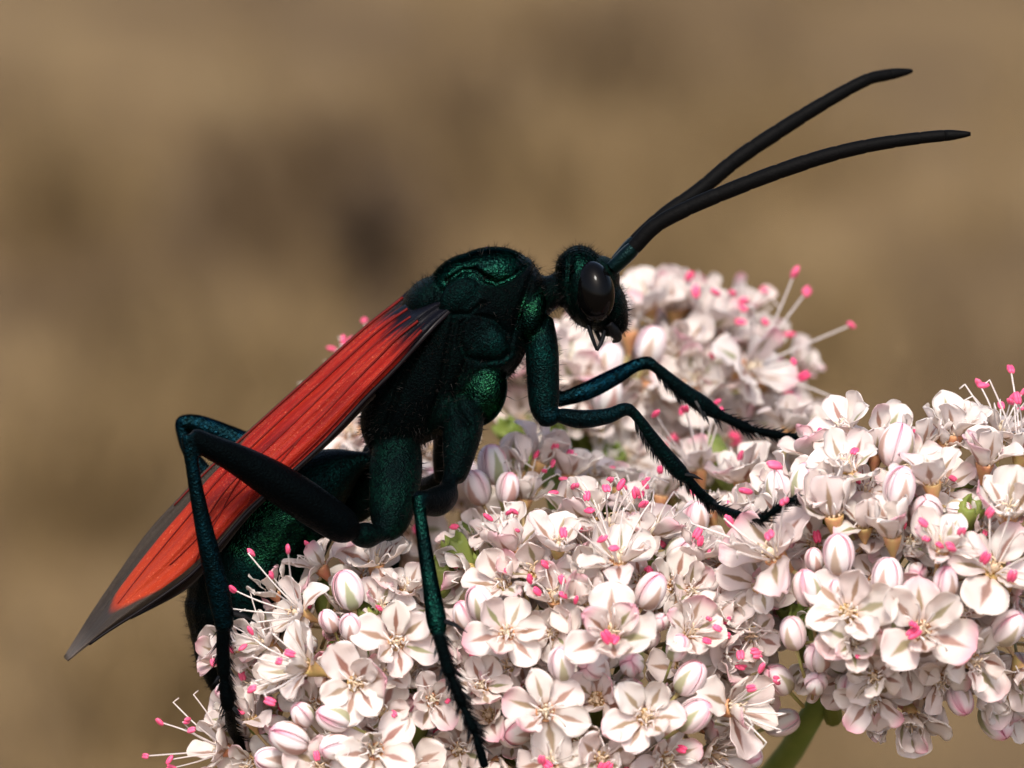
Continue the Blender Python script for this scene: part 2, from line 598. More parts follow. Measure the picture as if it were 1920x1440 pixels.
def dead_shrub(px, py, depth, size, label, mat, seed):
    """a dry twiggy shrub rooted on the ground where it stands"""
    rr = random.Random(seed)
    top = W(px, py, -depth)
    base = Vector((top.x, top.y, ground_z(top.x, top.y) - 0.3))
    root = empty('dry_shrub', base)
    tag(root, label, 'shrub', 'dry shrubs behind the flowers')
    mb = MB()
    hub = top - base
    st = [Vector((0, 0, 0)), hub * 0.4 + Vector((rr.gauss(0, .3), rr.gauss(0, .3), 0)), hub]
    mb.add(tube(st, [0.5, 0.4, 0.25], 6))
    mb.build('trunk', [mat], root)
    tw = MB()
    for i in range(38):
        d = Vector((rr.gauss(0, 1), rr.gauss(0, 1), rr.gauss(0.1, 0.9))).normalized()
        l = size * rr.uniform(0.5, 1.05)
        a = hub + d * l * 0.1
        m1 = hub + d * l * 0.55 + Vector((rr.gauss(0, .1), rr.gauss(0, .1), rr.gauss(0, .1))) * size
        e = hub + d * l
        tw.add(tube([a, m1, e], [0.16, 0.13, 0.05], 4))
        for q in range(3):
            d2 = (d + Vector((rr.gauss(0, .7), rr.gauss(0, .7), rr.gauss(0, .7)))).normalized()
            tw.add(tube([m1, m1 + d2 * l * 0.4], [0.1, 0.03], 3))
    t = tw.build('crown', [mat], root)
    return root


dead_shrub(705, 440, 75, 1.35, 'small dark twiggy shrub in soft focus behind the wasp', M_TWIG, 3)

# ------------------------------------------------------------------ the wasp
WBASE = W(800, 1000, 0)
wasp = empty('wasp', WBASE)
tag(wasp, 'black wasp with teal sheen and folded red wings standing on white flowers', 'wasp')

SRC = []          # (world point, hue, shine, hair) of every source vertex, looked up after the skin is fused


def loft(pts, hue=0.5, shine=0.6, hair=0.0, n=5, sides=18):
    """pts: (px, py, z, r_px[, rz_px])"""
    full = [(p[0], p[1], p[2], p[3], p[4] if len(p) > 4 else p[3]) for p in pts]
    s = catmull(full, n)
    P = [W(a, b, c) for a, b, c, _, _ in s]
    vf = tube(P, [max(q[3], 1.5) / PX for q in s], sides, True, [max(q[4], 1.5) / PX for q in s])
    for v in vf[0]:
        SRC.append((v, hue, shine, hair))
    return vf


def blob(px, py, z, rx, ry, rz, ang=0, hue=0.5, shine=0.6, hair=0.0, yaw=0):
    a = math.radians(ang)
    ex = V(math.cos(a), math.sin(a), 0)
    ey = V(-math.sin(a), math.cos(a), 0)
    ez = V(0, 0, 1)
    if yaw:
        q = Matrix.Rotation(math.radians(yaw), 3, ey)
        ex, ez = q @ ex, q @ ez
    vf = ellipsoid(W(px, py, z), (ex * rx / PX, ey * ry / PX, ez * rz / PX), 28, 18)
    for v in vf[0]:
        SRC.append((v, hue, shine, hair))
    return vf


bm_body = MB()
B = bm_body.add
# head: deep behind the eye, face running down to the clypeus
B(blob(1094, 534, 0, 52, 76, 90, 12, 0.42, 0.42, 0.6))
B(blob(1084, 502, 0, 44, 40, 80, 20, 0.36, 0.75, 0.6))
B(blob(1122, 528, 0, 40, 50, 68, -16, 0.4, 0.4, 0.4))
B(blob(1146, 572, 0, 30, 52, 58, 14, 0.45, 0.2, 0.7))
B(blob(1158, 592, 0, 20, 36, 44, 10, 0.5, 0.12, 0.8))
B(blob(1104, 586, 0, 46, 30, 74, -28, 0.4, 0.25, 0.5))
B(blob(1140, 604, 0, 22, 28, 36, 10, 0.5, 0.12, 0.4))
B(blob(1140, 508, 0.0, 17, 20, 42, 0, 0.4, 0.4, 0.0))
# neck and the one deep trunk of the thorax
B(loft([(1070, 532, 0, 34, 40), (1040, 545, 0, 31, 38), (1012, 555, 0, 42, 52), (990, 560, 0, 58, 66)], 0.35, 0.25, 0.5))
B(loft([(1022, 545, 0, 30, 40), (1008, 548, 0, 58, 72), (985, 552, 0, 76, 86), (940, 567, 0, 97, 96), (885, 612, 0, 116, 100), (822, 682, 0, 112, 98), (768, 752, 0, 92, 90), (732, 802, 0, 64, 74), (716, 838, 0, 36, 46), (712, 850, 0, 16, 20)], 0.45, 0.12, 0.8, 6, 32))
# dorsal dome, wing base, side plates standing a little proud of it
B(blob(918, 512, 0, 80, 50, 88, 6, 0.36, 1.0, 0.35))
B(blob(858, 522, 0, 62, 40, 86, 34, 0.40, 0.8, 0.35))
B(blob(800, 566, 0, 56, 40, 80, 48, 0.42, 0.4, 0.5))
B(blob(862, 556, 0.285, 40, 30, 14, 40, 0.5, 0.3, 0.2))
B(blob(998, 592, 0.17, 25, 50, 36, -14, 0.18, 0.85, 0.05))
B(blob(1004, 615, 0.10, 27, 36, 42, -6, 0.25, 0.6, 0.2))
B(blob(920, 645, 0.13, 54, 60, 64, 20, 0.5, 0.42, 0.12))
B(blob(896, 730, 0.05, 52, 72, 78, -10, 0.14, 0.85, 0.12, 20))
B(blob(846, 772, 0.08, 58, 42, 66, 26, 0.35, 0.3, 0.4))
# waist and abdomen, stepped at each ring
B(loft([(745, 835, -.05, 40, 44), (712, 852, -.08, 20, 22), (692, 862, -.1, 16, 18), (672, 866, -.1, 22, 24), (640, 880, -.12, 44, 50), (596, 908, -.16, 70, 80), (560, 945, -.18, 88, 96), (552, 952, -.18, 86, 94)], 0.5, 0.5, 0.1))
B(loft([(575, 930, -.18, 60, 70), (562, 940, -.18, 92, 98), (520, 985, -.2, 110, 112), (488, 1038, -.22, 116, 114), (484, 1046, -.22, 110, 108), (482, 1050, -.22, 60, 60)], 0.16, 0.8, 0.05))
B(loft([(505, 1015, -.22, 60, 60), (486, 1042, -.22, 118, 114), (462, 1100, -.22, 114, 110), (446, 1146, -.22, 102, 100), (444, 1152, -.22, 96, 94), (443, 1156, -.22, 50, 50)], 0.5, 0.45, 0.35))
B(loft([(452, 1130, -.22, 50, 50), (445, 1148, -.22, 101, 99), (434, 1196, -.22, 82, 84), (428, 1225, -.22, 68, 70), (427, 1230, -.22, 62, 60), (427, 1234, -.22, 30, 30)], 0.6, 0.2, 0.6))
B(loft([(430, 1212, -.22, 30, 30), (428, 1228, -.22, 66, 66), (422, 1270, -.22, 44, 44), (418, 1302, -.22, 20, 20), (417, 1316, -.22, 5, 5)], 0.6, 0.15, 0.8))
# front legs: coxae, trochanters, femora, tibiae, tarsi
B(loft([(1012, 600, .10, 26, 30), (1016, 650, .16, 31, 32), (1018, 710, .18, 31, 30), (1020, 760, .20, 28, 28), (1024, 788, .22, 18, 20)], 0.5, 0.5, 0.35))
B(loft([(1018, 778, .22, 22), (1032, 782, .24, 19), (1044, 780, .26, 11), (1054, 780, .27, 15), (1090, 786, .30, 18), (1140, 780, .34, 15), (1168, 768, .36, 13), (1182, 768, .37, 12)], 0.8, 0.5))
B(loft([(1176, 764, .37, 11), (1195, 782, .36, 10), (1235, 838, .32, 14), (1270, 880, .28, 16), (1288, 897, .26, 11)], 0.5, 0.45))
NEAR_FRONT = [(1284, 892, .26, 10), (1310, 922, .24, 10), (1335, 945, .22, 11), (1342, 950, .34, 7), (1366, 960, .46, 9), (1388, 967, .58, 9), (1392, 968, .60, 6), (1412, 971, .68, 8), (1430, 972, .76, 9), (1436, 970, .77, 6), (1455, 955, .80, 8), (1470, 944, .82, 6), (1482, 938, .83, 7), (1494, 937, .83, 4)]
B(loft(NEAR_FRONT, 0.5, 0.15, 0, 3, 12))
B(loft([(1012, 610, -.2, 26, 30), (1016, 700, -.26, 29, 30), (1030, 752, -.28, 22, 22)], 0.5, 0.6, 0.2))
B(loft([(1030, 750, -.26, 18), (1048, 750, -.26, 14), (1100, 733, -.27, 18), (1150, 708, -.28, 17), (1190, 686, -.29, 13), (1214, 680, -.3, 13), (1222, 684, -.3, 11)], 0.95, 0.95))
B(loft([(1214, 678, -.3, 12), (1236, 694, -.3, 11), (1280, 732, -.32, 15), (1320, 760, -.34, 17), (1352, 780, -.36, 10)], 0.6, 0.25))
FAR_FRONT = [(1346, 776, -.36, 10), (1380, 793, -.36, 10), (1402, 803, -.36, 11), (1408, 805, -.36, 7), (1440, 812, -.36, 9), (1462, 816, -.35, 9), (1466, 816, -.35, 6), (1500, 820, -.34, 8), (1520, 820, -.33, 9), (1526, 820, -.33, 6), (1550, 814, -.28, 8), (1568, 806, -.25, 8), (1576, 818, -.22, 6), (1580, 840, -.2, 4)]
B(loft(FAR_FRONT, 0.6, 0.1, 0, 3, 12))
# middle legs
B(loft([(866, 770, .2, 40, 44), (868, 800, .26, 38, 40), (862, 840, .32, 33, 34), (856, 880, .37, 25, 26), (850, 898, .4, 20, 20)], 0.45, 0.3, 0.45))
B(loft([(848, 890, .40, 17), (842, 908, .42, 16), (836, 928, .48, 24), (820, 940, .58, 28), (802, 942, .68, 24), (788, 937, .76, 18), (782, 936, .79, 13)], 0.75, 0.12))
B(loft([(784, 930, .78, 13), (788, 965, .80, 12), (797, 1030, .84, 14), (808, 1100, .88, 16), (818, 1160, .92, 19), (822, 1186, .94, 15)], 0.42, 0.85))
NEAR_MID = [(820, 1180, .94, 13), (832, 1225, .98, 12), (843, 1262, 1.0, 13), (846, 1268, 1.0, 8), (857, 1297, 1.02, 11), (866, 1318, 1.03, 11), (868, 1324, 1.03, 7), (880, 1350, 1.04, 10), (888, 1368, 1.05, 10), (890, 1374, 1.05, 6), (898, 1400, 1.05, 9), (910, 1440, 1.05, 9)]
B(loft(NEAR_MID, 0.6, 0.1, 0, 3, 12))
B(loft([(850, 780, -.2, 36, 40), (836, 860, -.34, 26, 26), (830, 900, -.4, 16, 16)], 0.45, 0.4, 0.2))
B(loft([(832, 892, -.4, 16), (800, 915, -.6, 22), (760, 905, -.95, 18), (748, 900, -1.05, 13)], 0.5, 0.4))
B(loft([(748, 896, -1.05, 12), (744, 980, -1.1, 13), (735, 1090, -1.2, 14), (733, 1120, -1.2, 11)], 0.45, 0.5))
# hind legs
B(loft([(745, 840, .08, 46, 44), (742, 880, .16, 50, 44), (738, 930, .24, 46, 40), (730, 978, .32, 37, 32), (718, 1003, .38, 20, 18)], 0.38, 0.42, 0.35))
B(loft([(722, 998, .38, 15), (708, 1002, .41, 17), (692, 1004, .44, 24), (676, 1002, .48, 23), (662, 996, .51, 17), (650, 990, .53, 18)], 0.45, 0.35))
B(loft([(660, 996, .51, 20), (646, 988, .54, 33), (600, 958, .58, 37), (555, 928, .62, 38), (500, 893, .66, 35), (440, 859, .70, 28), (395, 838, .73, 23), (368, 824, .75, 20), (356, 818, .76, 15)], 0.85, 0.06))
B(loft([(354, 815, .76, 15), (357, 845, .76, 14), (362, 885, .75, 13), (374, 950, .73, 15), (388, 1015, .70, 18), (404, 1085, .66, 21), (416, 1140, .62, 21), (421, 1178, .60, 17)], 0.85, 0.6))
NEAR_HIND = [(420, 1170, .60, 14), (418, 1215, .56, 13), (420, 1262, .52, 14), (420, 1270, .52, 9), (424, 1300, .50, 13), (428, 1325, .48, 13), (429, 1330, .48, 8), (432, 1352, .36, 11), (437, 1374, .2, 9), (450, 1394, .05, 9), (462, 1412, -.1, 6)]
B(loft(NEAR_HIND, 0.7, 0.08, 0, 3, 12))
B(loft([(720, 850, -.25, 40, 40), (700, 900, -.34, 40, 38), (672, 955, -.42, 26, 26), (652, 962, -.46, 20, 20)], 0.45, 0.5, 0.2))
B(loft([(660, 958, -.46, 20), (620, 940, -.48, 30), (560, 895, -.5, 34), (480, 846, -.5, 28), (420, 815, -.48, 22), (372, 796, -.47, 19), (344, 793, -.46, 16), (336, 800, -.46, 10)], 1.0, 1.0))
B(loft([(338, 795, -.46, 12), (350, 838, -.46, 13), (372, 870, -.45, 14), (420, 930, -.46, 17), (460, 1010, -.5, 18), (480, 1080, -.52, 15)], 0.9, 0.6))
B(loft([(478, 1070, -.52, 12), (470, 1130, -.6, 11), (455, 1200, -.7, 11), (450, 1260, -.75, 8)], 0.8, 0.2))

raw = bpy.data.meshes.new('raw')
raw.from_pydata([tuple(p - WBASE) for p in bm_body.v], [], bm_body.f)
tmp = bpy.data.objects.new('tmp', raw)
C.objects.link(tmp)
rm = tmp.modifiers.new('r', 'REMESH')
rm.mode = 'VOXEL'
rm.voxel_size = 0.0125
rm.adaptivity = 0.0
sm = tmp.modifiers.new('s', 'SMOOTH')
sm.factor = 0.5
sm.iterations = 5
dg = bpy.context.evaluated_depsgraph_get()
body_me = bpy.data.meshes.new_from_object(tmp.evaluated_get(dg))
bpy.data.objects.remove(tmp)
bpy.data.meshes.remove(raw)
body_me.name = 'body'
body_me.materials.clear()
body_me.materials.append(M_BODY)
body_me.polygons.foreach_set('use_smooth', [True] * len(body_me.polygons))
kd = kdtree.KDTree(len(SRC))
for i, s in enumerate(SRC):
    kd.insert(s[0] - WBASE, i)
kd.balance()
# sutures between the plates of the near side, pressed into the skin
SEAMS = [
    [(885, 590), (925, 600), (950, 625), (958, 660), (940, 674), (905, 677), (874, 672), (860, 640), (866, 606), (885, 590)],
    [(838, 528), (866, 508), (890, 506), (912, 524), (932, 533), (962, 520), (988, 498)],
    [(872, 680), (856, 722), (856, 768), (880, 800)],
    [(1004, 496), (984, 555), (968, 604), (956, 650)],
    [(852, 600), (838, 660), (826, 730), (800, 806)],
    [(800, 630), (752, 715), (724, 800)],
    [(1070, 480), (1066, 545), (1082, 606)],
    [(905, 570), (880, 590), (850, 590)],
]
SEG = [(a, b) for q in SEAMS for a, b in zip(q, q[1:])]
seam_l = []
for v in body_me.vertices:
    rel = v.co + WBASE - FOCUS
    zc = -rel.dot(FWD)
    g = 0.0
    if zc > 0.04:
        kx = DIST / (DIST - zc) * PX
        x, y = 960 + rel.dot(RT) * kx, 720 - rel.dot(UP) * kx
        if 700 < x < 1100 and 470 < y < 815:
            dm = 99.0
            for (x0, y0), (x1, y1) in SEG:
                ex, ey = x1 - x0, y1 - y0
                t = ((x - x0) * ex + (y - y0) * ey) / (ex * ex + ey * ey)
                t = 0 if t < 0 else 1 if t > 1 else t
                dm = min(dm, math.hypot(x - x0 - ex * t, y - y0 - ey * t))
            g = math.exp(-(dm / 5.5) ** 2)
    seam_l.append(g)
for v, g in zip(body_me.vertices, seam_l):
    if g > 0.02:
        v.co = v.co + FWD * (0.034 * g)
body_me.update()
hue_l, shine_l, hair_l = [], [], []
for v in body_me.vertices:
    ws = h = s = k = 0.0
    for co, i, d in kd.find_n(v.co, 3):
        w = 1 / (d + 0.01) ** 2
        ws += w
        h += SRC[i][1] * w
        s += SRC[i][2] * w
        k += SRC[i][3] * w
    hue_l.append(h / ws)
    shine_l.append((s / ws) ** 1.5 * 0.9)
    hair_l.append(k / ws)
for nm, dat in (('hue', hue_l), ('shine', shine_l)):
    at = body_me.attributes.new(nm, 'FLOAT', 'POINT')
    at.data.foreach_set('value', dat)
body = add('body', body_me, wasp)

# hair: short bristles standing out of the fused skin
rr = random.Random(5)
hv, hf = [], []


def spike(p, d, l, w, vs, fs):
    s = d.orthogonal().normalized()
    s.rotate(Matrix.Rotation(rr.uniform(0, 6.28), 3, d))
    t = d.cross(s)
    o = len(vs)
    vs += [p + s * w, p - s * w * 0.5 + t * w * 0.86, p - s * w * 0.5 - t * w * 0.86, p + d * l * 0.6 + s * w * 0.4, p + d * l]
    fs += [(o, o + 1, o + 4), (o + 1, o + 2, o + 4), (o + 2, o, o + 4)]


nverts = len(body_me.vertices)
back = V(-0.4, -0.5, 0.0)
made = 0
tries = 0
while made < 7000 and tries < 200000:
    tries += 1
    i = rr.randrange(nverts)
    if hair_l[i] < 0.05 or rr.random() > hair_l[i] ** 1.5:
        continue
    v = body_me.vertices[i]
    d = (v.normal + Vector((rr.gauss(0, .35), rr.gauss(0, .35), rr.gauss(0, .35))) + back * 0.35 * rr.random()).normalized()
    spike(v.co - v.normal * 0.004, d, rr.uniform(0.02, 0.06) * (1.5 if rr.random() < 0.12 else 1), 0.0021, hv, hf)
    made += 1
ho = add('hair', mk_mesh('hair', hv, hf, [M_HAIR], False), wasp)
ho['kind'] = 'stuff'

# spines and spurs of tibiae and tarsi
sv, sf = [], []


def spines(path, n, side, l, w, both=True):
    P = [W(*p[:3]) - WBASE for p in path]
    Rr = [p[3] / PX for p in path]
    for q in range(n):
        t = rr.random() * (len(P) - 1.001)
        i = int(t)
        f = t - i
        p = P[i].lerp(P[i + 1], f)
        r = Rr[i] * (1 - f) + Rr[i + 1] * f
        tg = (P[i + 1] - P[i]).normalized()
        nrm = tg.cross(-FWD).normalized() * side
        d = (nrm + -FWD * rr.uniform(-.7, .7)).normalized()
        if both and rr.random() < 0.25:
            d = -d
        spike(p + d * r * 0.8, (d * 0.6 + tg * 0.9).normalized(), l * rr.uniform(.7, 1.2), w, sv, sf)


spines(NEAR_FRONT, 130, 1, 0.07, 0.0066)
spines(FAR_FRONT, 130, 1, 0.07, 0.0066)
spines(NEAR_MID, 150, -1, 0.08, 0.0066)
spines(NEAR_HIND, 130, -1, 0.08, 0.0066)
spines([(1195, 782, .36, 10), (1235, 838, .32, 14), (1288, 897, .26, 13)], 60, 1, 0.08, 0.0072, False)
spines([(1236, 694, -.3, 11), (1280, 732, -.32, 15), (1352, 780, -.36, 12)], 60, 1, 0.08, 0.0072, False)
spines([(357, 845, .76, 14), (388, 1015, .70, 18), (421, 1178, .60, 17)], 30, 1, 0.03, 0.003)
for a, b, r in (((1306, 748, -.33), (1330, 797, -.3), 6), ((1300, 745, -.3), (1322, 790, -.26), 5),
                ((834, 1166, .95), (876, 1186, 1.0), 5), ((438, 1150, .6), (482, 1168, .62), 6),
                ((1284, 890, .3), (1318, 900, .32), 4), ((1494, 937, .83), (1510, 949, .80), 4), ((1490, 936, .83), (1506, 929, .81), 4)):
    pa, pb = W(*a) - WBASE, W(*b) - WBASE
    d = pb - pa
    o = len(sv)
    vf = tube([pa - d * 0.1, pa + d * 0.5 + Vector((0, 0, 0.012)), pb], [r / PX, r * 0.75 / PX, 0.002], 6)
    sv += vf[0]
    sf += [tuple(i + o for i in f) for f in vf[1]]
so = add('leg_spines', mk_mesh('leg_spines', sv, sf, [M_SPINE], False), wasp)
so['kind'] = 'stuff'

# eyes
for side in (1, -1):
    ex = V(math.cos(math.radians(10)), math.sin(math.radians(10)), 0.10 * -side)
    ey = V(-math.sin(math.radians(10)), math.cos(math.radians(10)), 0)
    ez = V(0.2, 0.05, side)
    vs, fs = ellipsoid(W(1114, 547, 0.215 * side) - WBASE, (ex * 37 / PX, ey * 58 / PX, ez * 0.148), 40, 28)
    e = add('eye', mk_mesh('eye', vs, fs, [M_EYE]), wasp)
    if side == 1:
        e['label'] = 'glossy black compound eye'

# mandible and thin palps under the face
for a in ([(1102, 605, .14, 5), (1110, 632, .15, 4), (1119, 656, .14, 3)],
          [(1134, 618, .12, 5), (1128, 640, .13, 4), (1119, 657, .14, 3)],
          [(1112, 608, -.05, 5), (1122, 630, -.03, 4), (1128, 646, -.02, 3)]):
    s = catmull(a, 4)
    vf = tube([W(*q[:3]) - WBASE for q in s], [q[3] / PX for q in s], 7)
    add('palp', mk_mesh('palp', vf[0], vf[1], [M_SPINE]), wasp)
for side in (1, -1):
    s = catmull([(1140, 605, .13 * side, 10), (1152, 622, .10 * side, 11), (1158, 634, .05 * side, 8), (1150, 641, .0, 3)], 4)
    vf = tube([W(*q[:3]) - WBASE for q in s], [q[3] / PX for q in s], 9)
    add('mandible', mk_mesh('mandible', vf[0], vf[1], [M_SPINE]), wasp)


# antennae: scape, then a chain of segments
def antenna(path, z0, z1, rad, cuts):
    s = catmull(path, 14)
    n = len(s)
    pts = [W(q[0], q[1], z0 + (z1 - z0) * i / (n - 1)) - WBASE for i, q in enumerate(s)]
    L = [0]
    for a, b in zip(pts, pts[1:]):
        L.append(L[-1] + (b - a).length)

    def at(d):
        for i in range(n - 1):
            if L[i + 1] >= d:
                f = (d - L[i]) / (L[i + 1] - L[i])
                return pts[i].lerp(pts[i + 1], f)
        return pts[-1]

    root = None
    for k in range(len(cuts) - 1):
        a, b = cuts[k] * L[-1], cuts[k + 1] * L[-1]
        m = 7
        P, Q = [], []
        for j in range(m):
            t = j / (m - 1)
            d = a - 0.004 + (b - a + 0.004) * t
            u = d / L[-1]
            r = rad * (1.0 if u < 0.55 else 1.0 - 0.30 * (u - 0.55) / 0.45)
            if k == 0:
                r *= 1.05 - 0.15 * abs(t - 0.6)
            r *= (0.985 + 0.025 * t) if k else 1
            if j == 0:
                r *= 0.98
            if j == m - 1:
                r *= 0.90
            if k == len(cuts) - 2:
                r *= 1.0 - 0.62 * t ** 1.6
            P.append(at(max(d, 0)))
            Q.append(r / PX)
        if k == 0:
            P[0] = P[0] - (P[1] - P[0]) * 0.6
        vf = tube(P, Q, 14, k == len(cuts) - 2)
        me = mk_mesh('antenna', vf[0], vf[1], [M_SCAPE if k == 0 else M_ANT])
        if root is None:
            root = add('antenna', me, wasp)
        else:
            add('antenna_segment', me, root)


CUTS = [0, 0.072, 0.165, 0.25, 0.335, 0.42, 0.50, 0.58, 0.66, 0.735, 0.81, 0.875, 0.935, 1.0]
antenna([(1152, 500), (1185, 468), (1228, 424), (1290, 390), (1360, 360), (1450, 325), (1550, 292), (1640, 271), (1740, 257), (1820, 251)],
        0.16, 0.35, 14.6, CUTS)
antenna([(1160, 488), (1200, 445), (1248, 402), (1310, 358), (1380, 300), (1460, 246), (1540, 196), (1620, 152), (1660, 141), (1710, 133)],
        -0.12, -0.55, 15, CUTS)


# wings
def wing(name, top, bot, zf, pleat, nu=90, nv=26, label=None, thick=0.006, mat=None):
    T, Bt = catmull(top, 12), catmull(bot, 12)

    def resample(S, n):
        L = [0]
        for a, b in zip(S, S[1:]):
            L.append(L[-1] + math.dist(a, b))
        res = []
        for i in range(n):
            d = L[-1] * i / (n - 1)
            k = 0
            while k < len(S) - 2 and L[k + 1] < d:
                k += 1
            f = (d - L[k]) / max(L[k + 1] - L[k], 1e-6)
            res.append(tuple(a + (b - a) * f for a, b in zip(S[k], S[k + 1])))
        return res
    T, Bt = resample(T, nu), resample(Bt, nu)
    front, uv = [], []

    def pos(u, v, lift=0.0):
        i = min(int(u * (nu - 1)), nu - 2)
        f = u * (nu - 1) - i
        a = [T[i][k] + (T[i + 1][k] - T[i][k]) * f for k in (0, 1)]
        b = [Bt[i][k] + (Bt[i + 1][k] - Bt[i][k]) * f for k in (0, 1)]
        x, y = a[0] + (b[0] - a[0]) * v, a[1] + (b[1] - a[1]) * v
        z = zf(u, v) + pleat * math.sin(v * 5.2 * math.pi + 2.6 * u + 0.9 * math.sin(u * 5)) * math.sin(min(1, (1 - u) * 3) * 1.57) \
            + 0.012 * noise.noise(Vector((u * 9, v * 4, len(name))))
        return W(x, y, z + lift) - WBASE
    for i in range(nu):
        for j in range(nv):
            u, v = i / (nu - 1), j / (nv - 1)
            front.append(pos(u, v))
            uv.append((u, v))
    nb = len(front)
    vs = front + [p + FWD * thick for p in front]
    uv = uv + uv
    fs = []
    for i in range(nu - 1):
        for j in range(nv - 1):
            a = i * nv + j
            fs.append((a, a + 1, a + nv + 1, a + nv))
            fs.append((a + nb, a + nv + nb, a + nv + 1 + nb, a + 1 + nb))
    for i in range(nu - 1):
        for j in (0, nv - 1):
            a = i * nv + j
            fs.append((a, a + nv, a + nv + nb, a + nb) if j == 0 else (a, a + nb, a + nv + nb, a + nv))
    for j in range(nv - 1):
        a = j
        fs.append((a, a + nb, a + 1 + nb, a + 1))
        a = (nu - 1) * nv + j
        fs.append((a, a + 1, a + 1 + nb, a + nb))
    o = add(name, mk_mesh(name, vs, fs, [mat or M_WING], True, None, uv), wasp)
    if label:
        o['label'] = label
    return o, pos


def vein(o, pos, uvs, r, mat):
    s = catmull(uvs, 10)
    n = len(s)
    P = [pos(min(max(u, 0), 1), v, 0.004) for u, v in s]
    vf = tube(P, [r * (1 - 0.55 * i / n) / PX for i in range(n)], 6)
    add('vein', mk_mesh('vein', vf[0], vf[1], [mat]), o)


near, npos = wing('forewing',
    [(868, 545), (808, 545), (745, 580), (690, 622), (600, 703), (500, 793), (400, 888), (350, 948), (298, 1008), (232, 1092), (182, 1162), (152, 1200), (120, 1234)],
    [(868, 562), (815, 612), (745, 690), (690, 745), (615, 825), (545, 890), (470, 957), (410, 1025), (365, 1073), (325, 1104), (260, 1148), (200, 1186), (158, 1216), (128, 1240)],
    lambda u, v: (0.10 + 0.26 * v) * (1 - 0.25 * u) + 0.08 * math.sin(v * math.pi) + 0.03 - 0.16 * max(0, 1 - u / 0.09), 0.017,
    label='red folded forewing with smoky tip, nearest side')
vein(near, npos, [(0.0, .97), (.3, .985), (.6, .985), (.8, .985), (.95, .97)], 5.5, M_VEIN_D)
vein(near, npos, [(0.10, .80), (.16, .82), (.3, .86), (.5, .88), (.68, .87)], 2.8, M_VEIN)
vein(near, npos, [(0.10, .55), (.15, .52), (.22, .56), (.4, .62), (.6, .60), (.74, .55)], 2.6, M_VEIN)
vein(near, npos, [(0.11, .34), (.18, .30), (.4, .34), (.56, .38), (.66, .5)], 2.4, M_VEIN)
vein(near, npos, [(0.11, .13), (.2, .12), (.5, .14), (.75, .2), (.86, .3)], 2.6, M_VEIN)
vein(near, npos, [(.40, .62), (.48, .74), (.56, .88)], 2, M_VEIN)
vein(near, npos, [(.60, .60), (.66, .72), (.70, .87)], 2, M_VEIN)
vein(near, npos, [(.50, .34), (.56, .48), (.60, .60)], 2, M_VEIN)
far, fpos = wing('forewing',
    [(850, 520), (790, 530), (735, 570), (682, 612), (595, 690), (495, 780), (392, 874), (330, 938), (272, 1003), (212, 1088), (170, 1150), (147, 1187), (119, 1232)],
    [(850, 560), (800, 590), (740, 640), (690, 690), (610, 770), (530, 845), (450, 920), (390, 975), (330, 1030), (265, 1090), (205, 1150), (160, 1195), (130, 1232)],
    lambda u, v: 0.10 - 0.22 * (1 - v) * (1 - 0.4 * u) - 0.05, 0.010,
    mat=M_WING_FAR, label='red folded forewing of the far side, its smoky edge showing above the near one')
vein(far, fpos, [(0.10, .06), (.3, .05), (.5, .05), (.66, .06)], 3, M_VEIN)
hw, hpos = wing('hindwing',
    [(840, 560), (770, 600), (690, 665), (600, 750), (500, 840), (420, 920), (350, 1000), (290, 1070), (240, 1130)],
    [(840, 590), (770, 675), (700, 748), (628, 822), (556, 886), (474, 962), (415, 1034), (370, 1088), (330, 1118), (245, 1162)],
    lambda u, v: 0.02 + 0.20 * v, 0.012, 70, 18, mat=M_SMOKE, label='smoky brown hindwing showing under the forewing')

# ------------------------------------------------------------------ flowers: shared pieces
def petal_mesh(seed, L, Wd, curl, cup):
    q = random.Random(seed)
    nu, nv = 11, 15
    vs, uv, fs = [], [], []
    ph = q.uniform(0, 6)
    for i in range(nv):
        v = 1 - (1 - i / (nv - 1)) ** 1.75
        w = Wd * (0.30 + 0.70 * math.sin(min(1.0, (v / 0.66) ** 0.9) * math.pi / 2)) if v < 0.66 else \
            Wd * math.sqrt(max(0.0, 1 - ((v - 0.66) / 0.345) ** 2.4))
        w = max(w, 0.008)
        for j in range(nu):
            u = -1 + 2 * j / (nu - 1)
            x = 0.02 + L * v * (1 - 0.03 * u * u)
            y = w * u
            z = curl * (v * v - 0.35 * v) + cup * u * u * (w / Wd) ** 2 - 0.010 * math.exp(-(u / 0.18) ** 2) * (1 - v)
            z += 0.016 * math.sin(ph + u * 4 + v * 5) * abs(u) * v + 0.010 * math.sin(3 * ph + v * 13) * abs(u) ** 3
            y += 0.006 * math.sin(2 * ph + v * 9) * u
            vs.append(Vector((x, y, z)))
            uv.append(((u + 1) / 2, v))
    n = len(vs)
    vs += [p - Vector((0, 0, 0.004)) for p in vs]
    uv += uv
    for i in range(nv - 1):
        for j in range(nu - 1):
            a = i * nu + j
            fs.append((a, a + nu, a + nu + 1, a + 1))
            fs.append((a + n, a + 1 + n, a + nu + 1 + n, a + nu + n))
        for j in (0, nu - 1):
            a = i * nu + j
            fs.append((a, a + n, a + nu + n, a + nu))
    for j in range(nu - 1):
        a = (nv - 1) * nu + j
        fs.append((a, a + n, a + n + 1, a + 1))
    return mk_mesh('petal', vs, fs, [M_PETAL], True, None, uv)


PETALS_OUT = [petal_mesh(i, 0.235 + 0.012 * (i % 3), 0.098 + 0.008 * (i % 3), 0.12 - 0.05 * i, 0.022 + 0.012 * (i % 3)) for i in range(5)]
PETALS_IN = [petal_mesh(20 + i, 0.225 + 0.01 * (i % 3), 0.080 + 0.006 * (i % 2), 0.12 - 0.045 * i, 0.03 + 0.01 * (i % 3)) for i in range(5)]


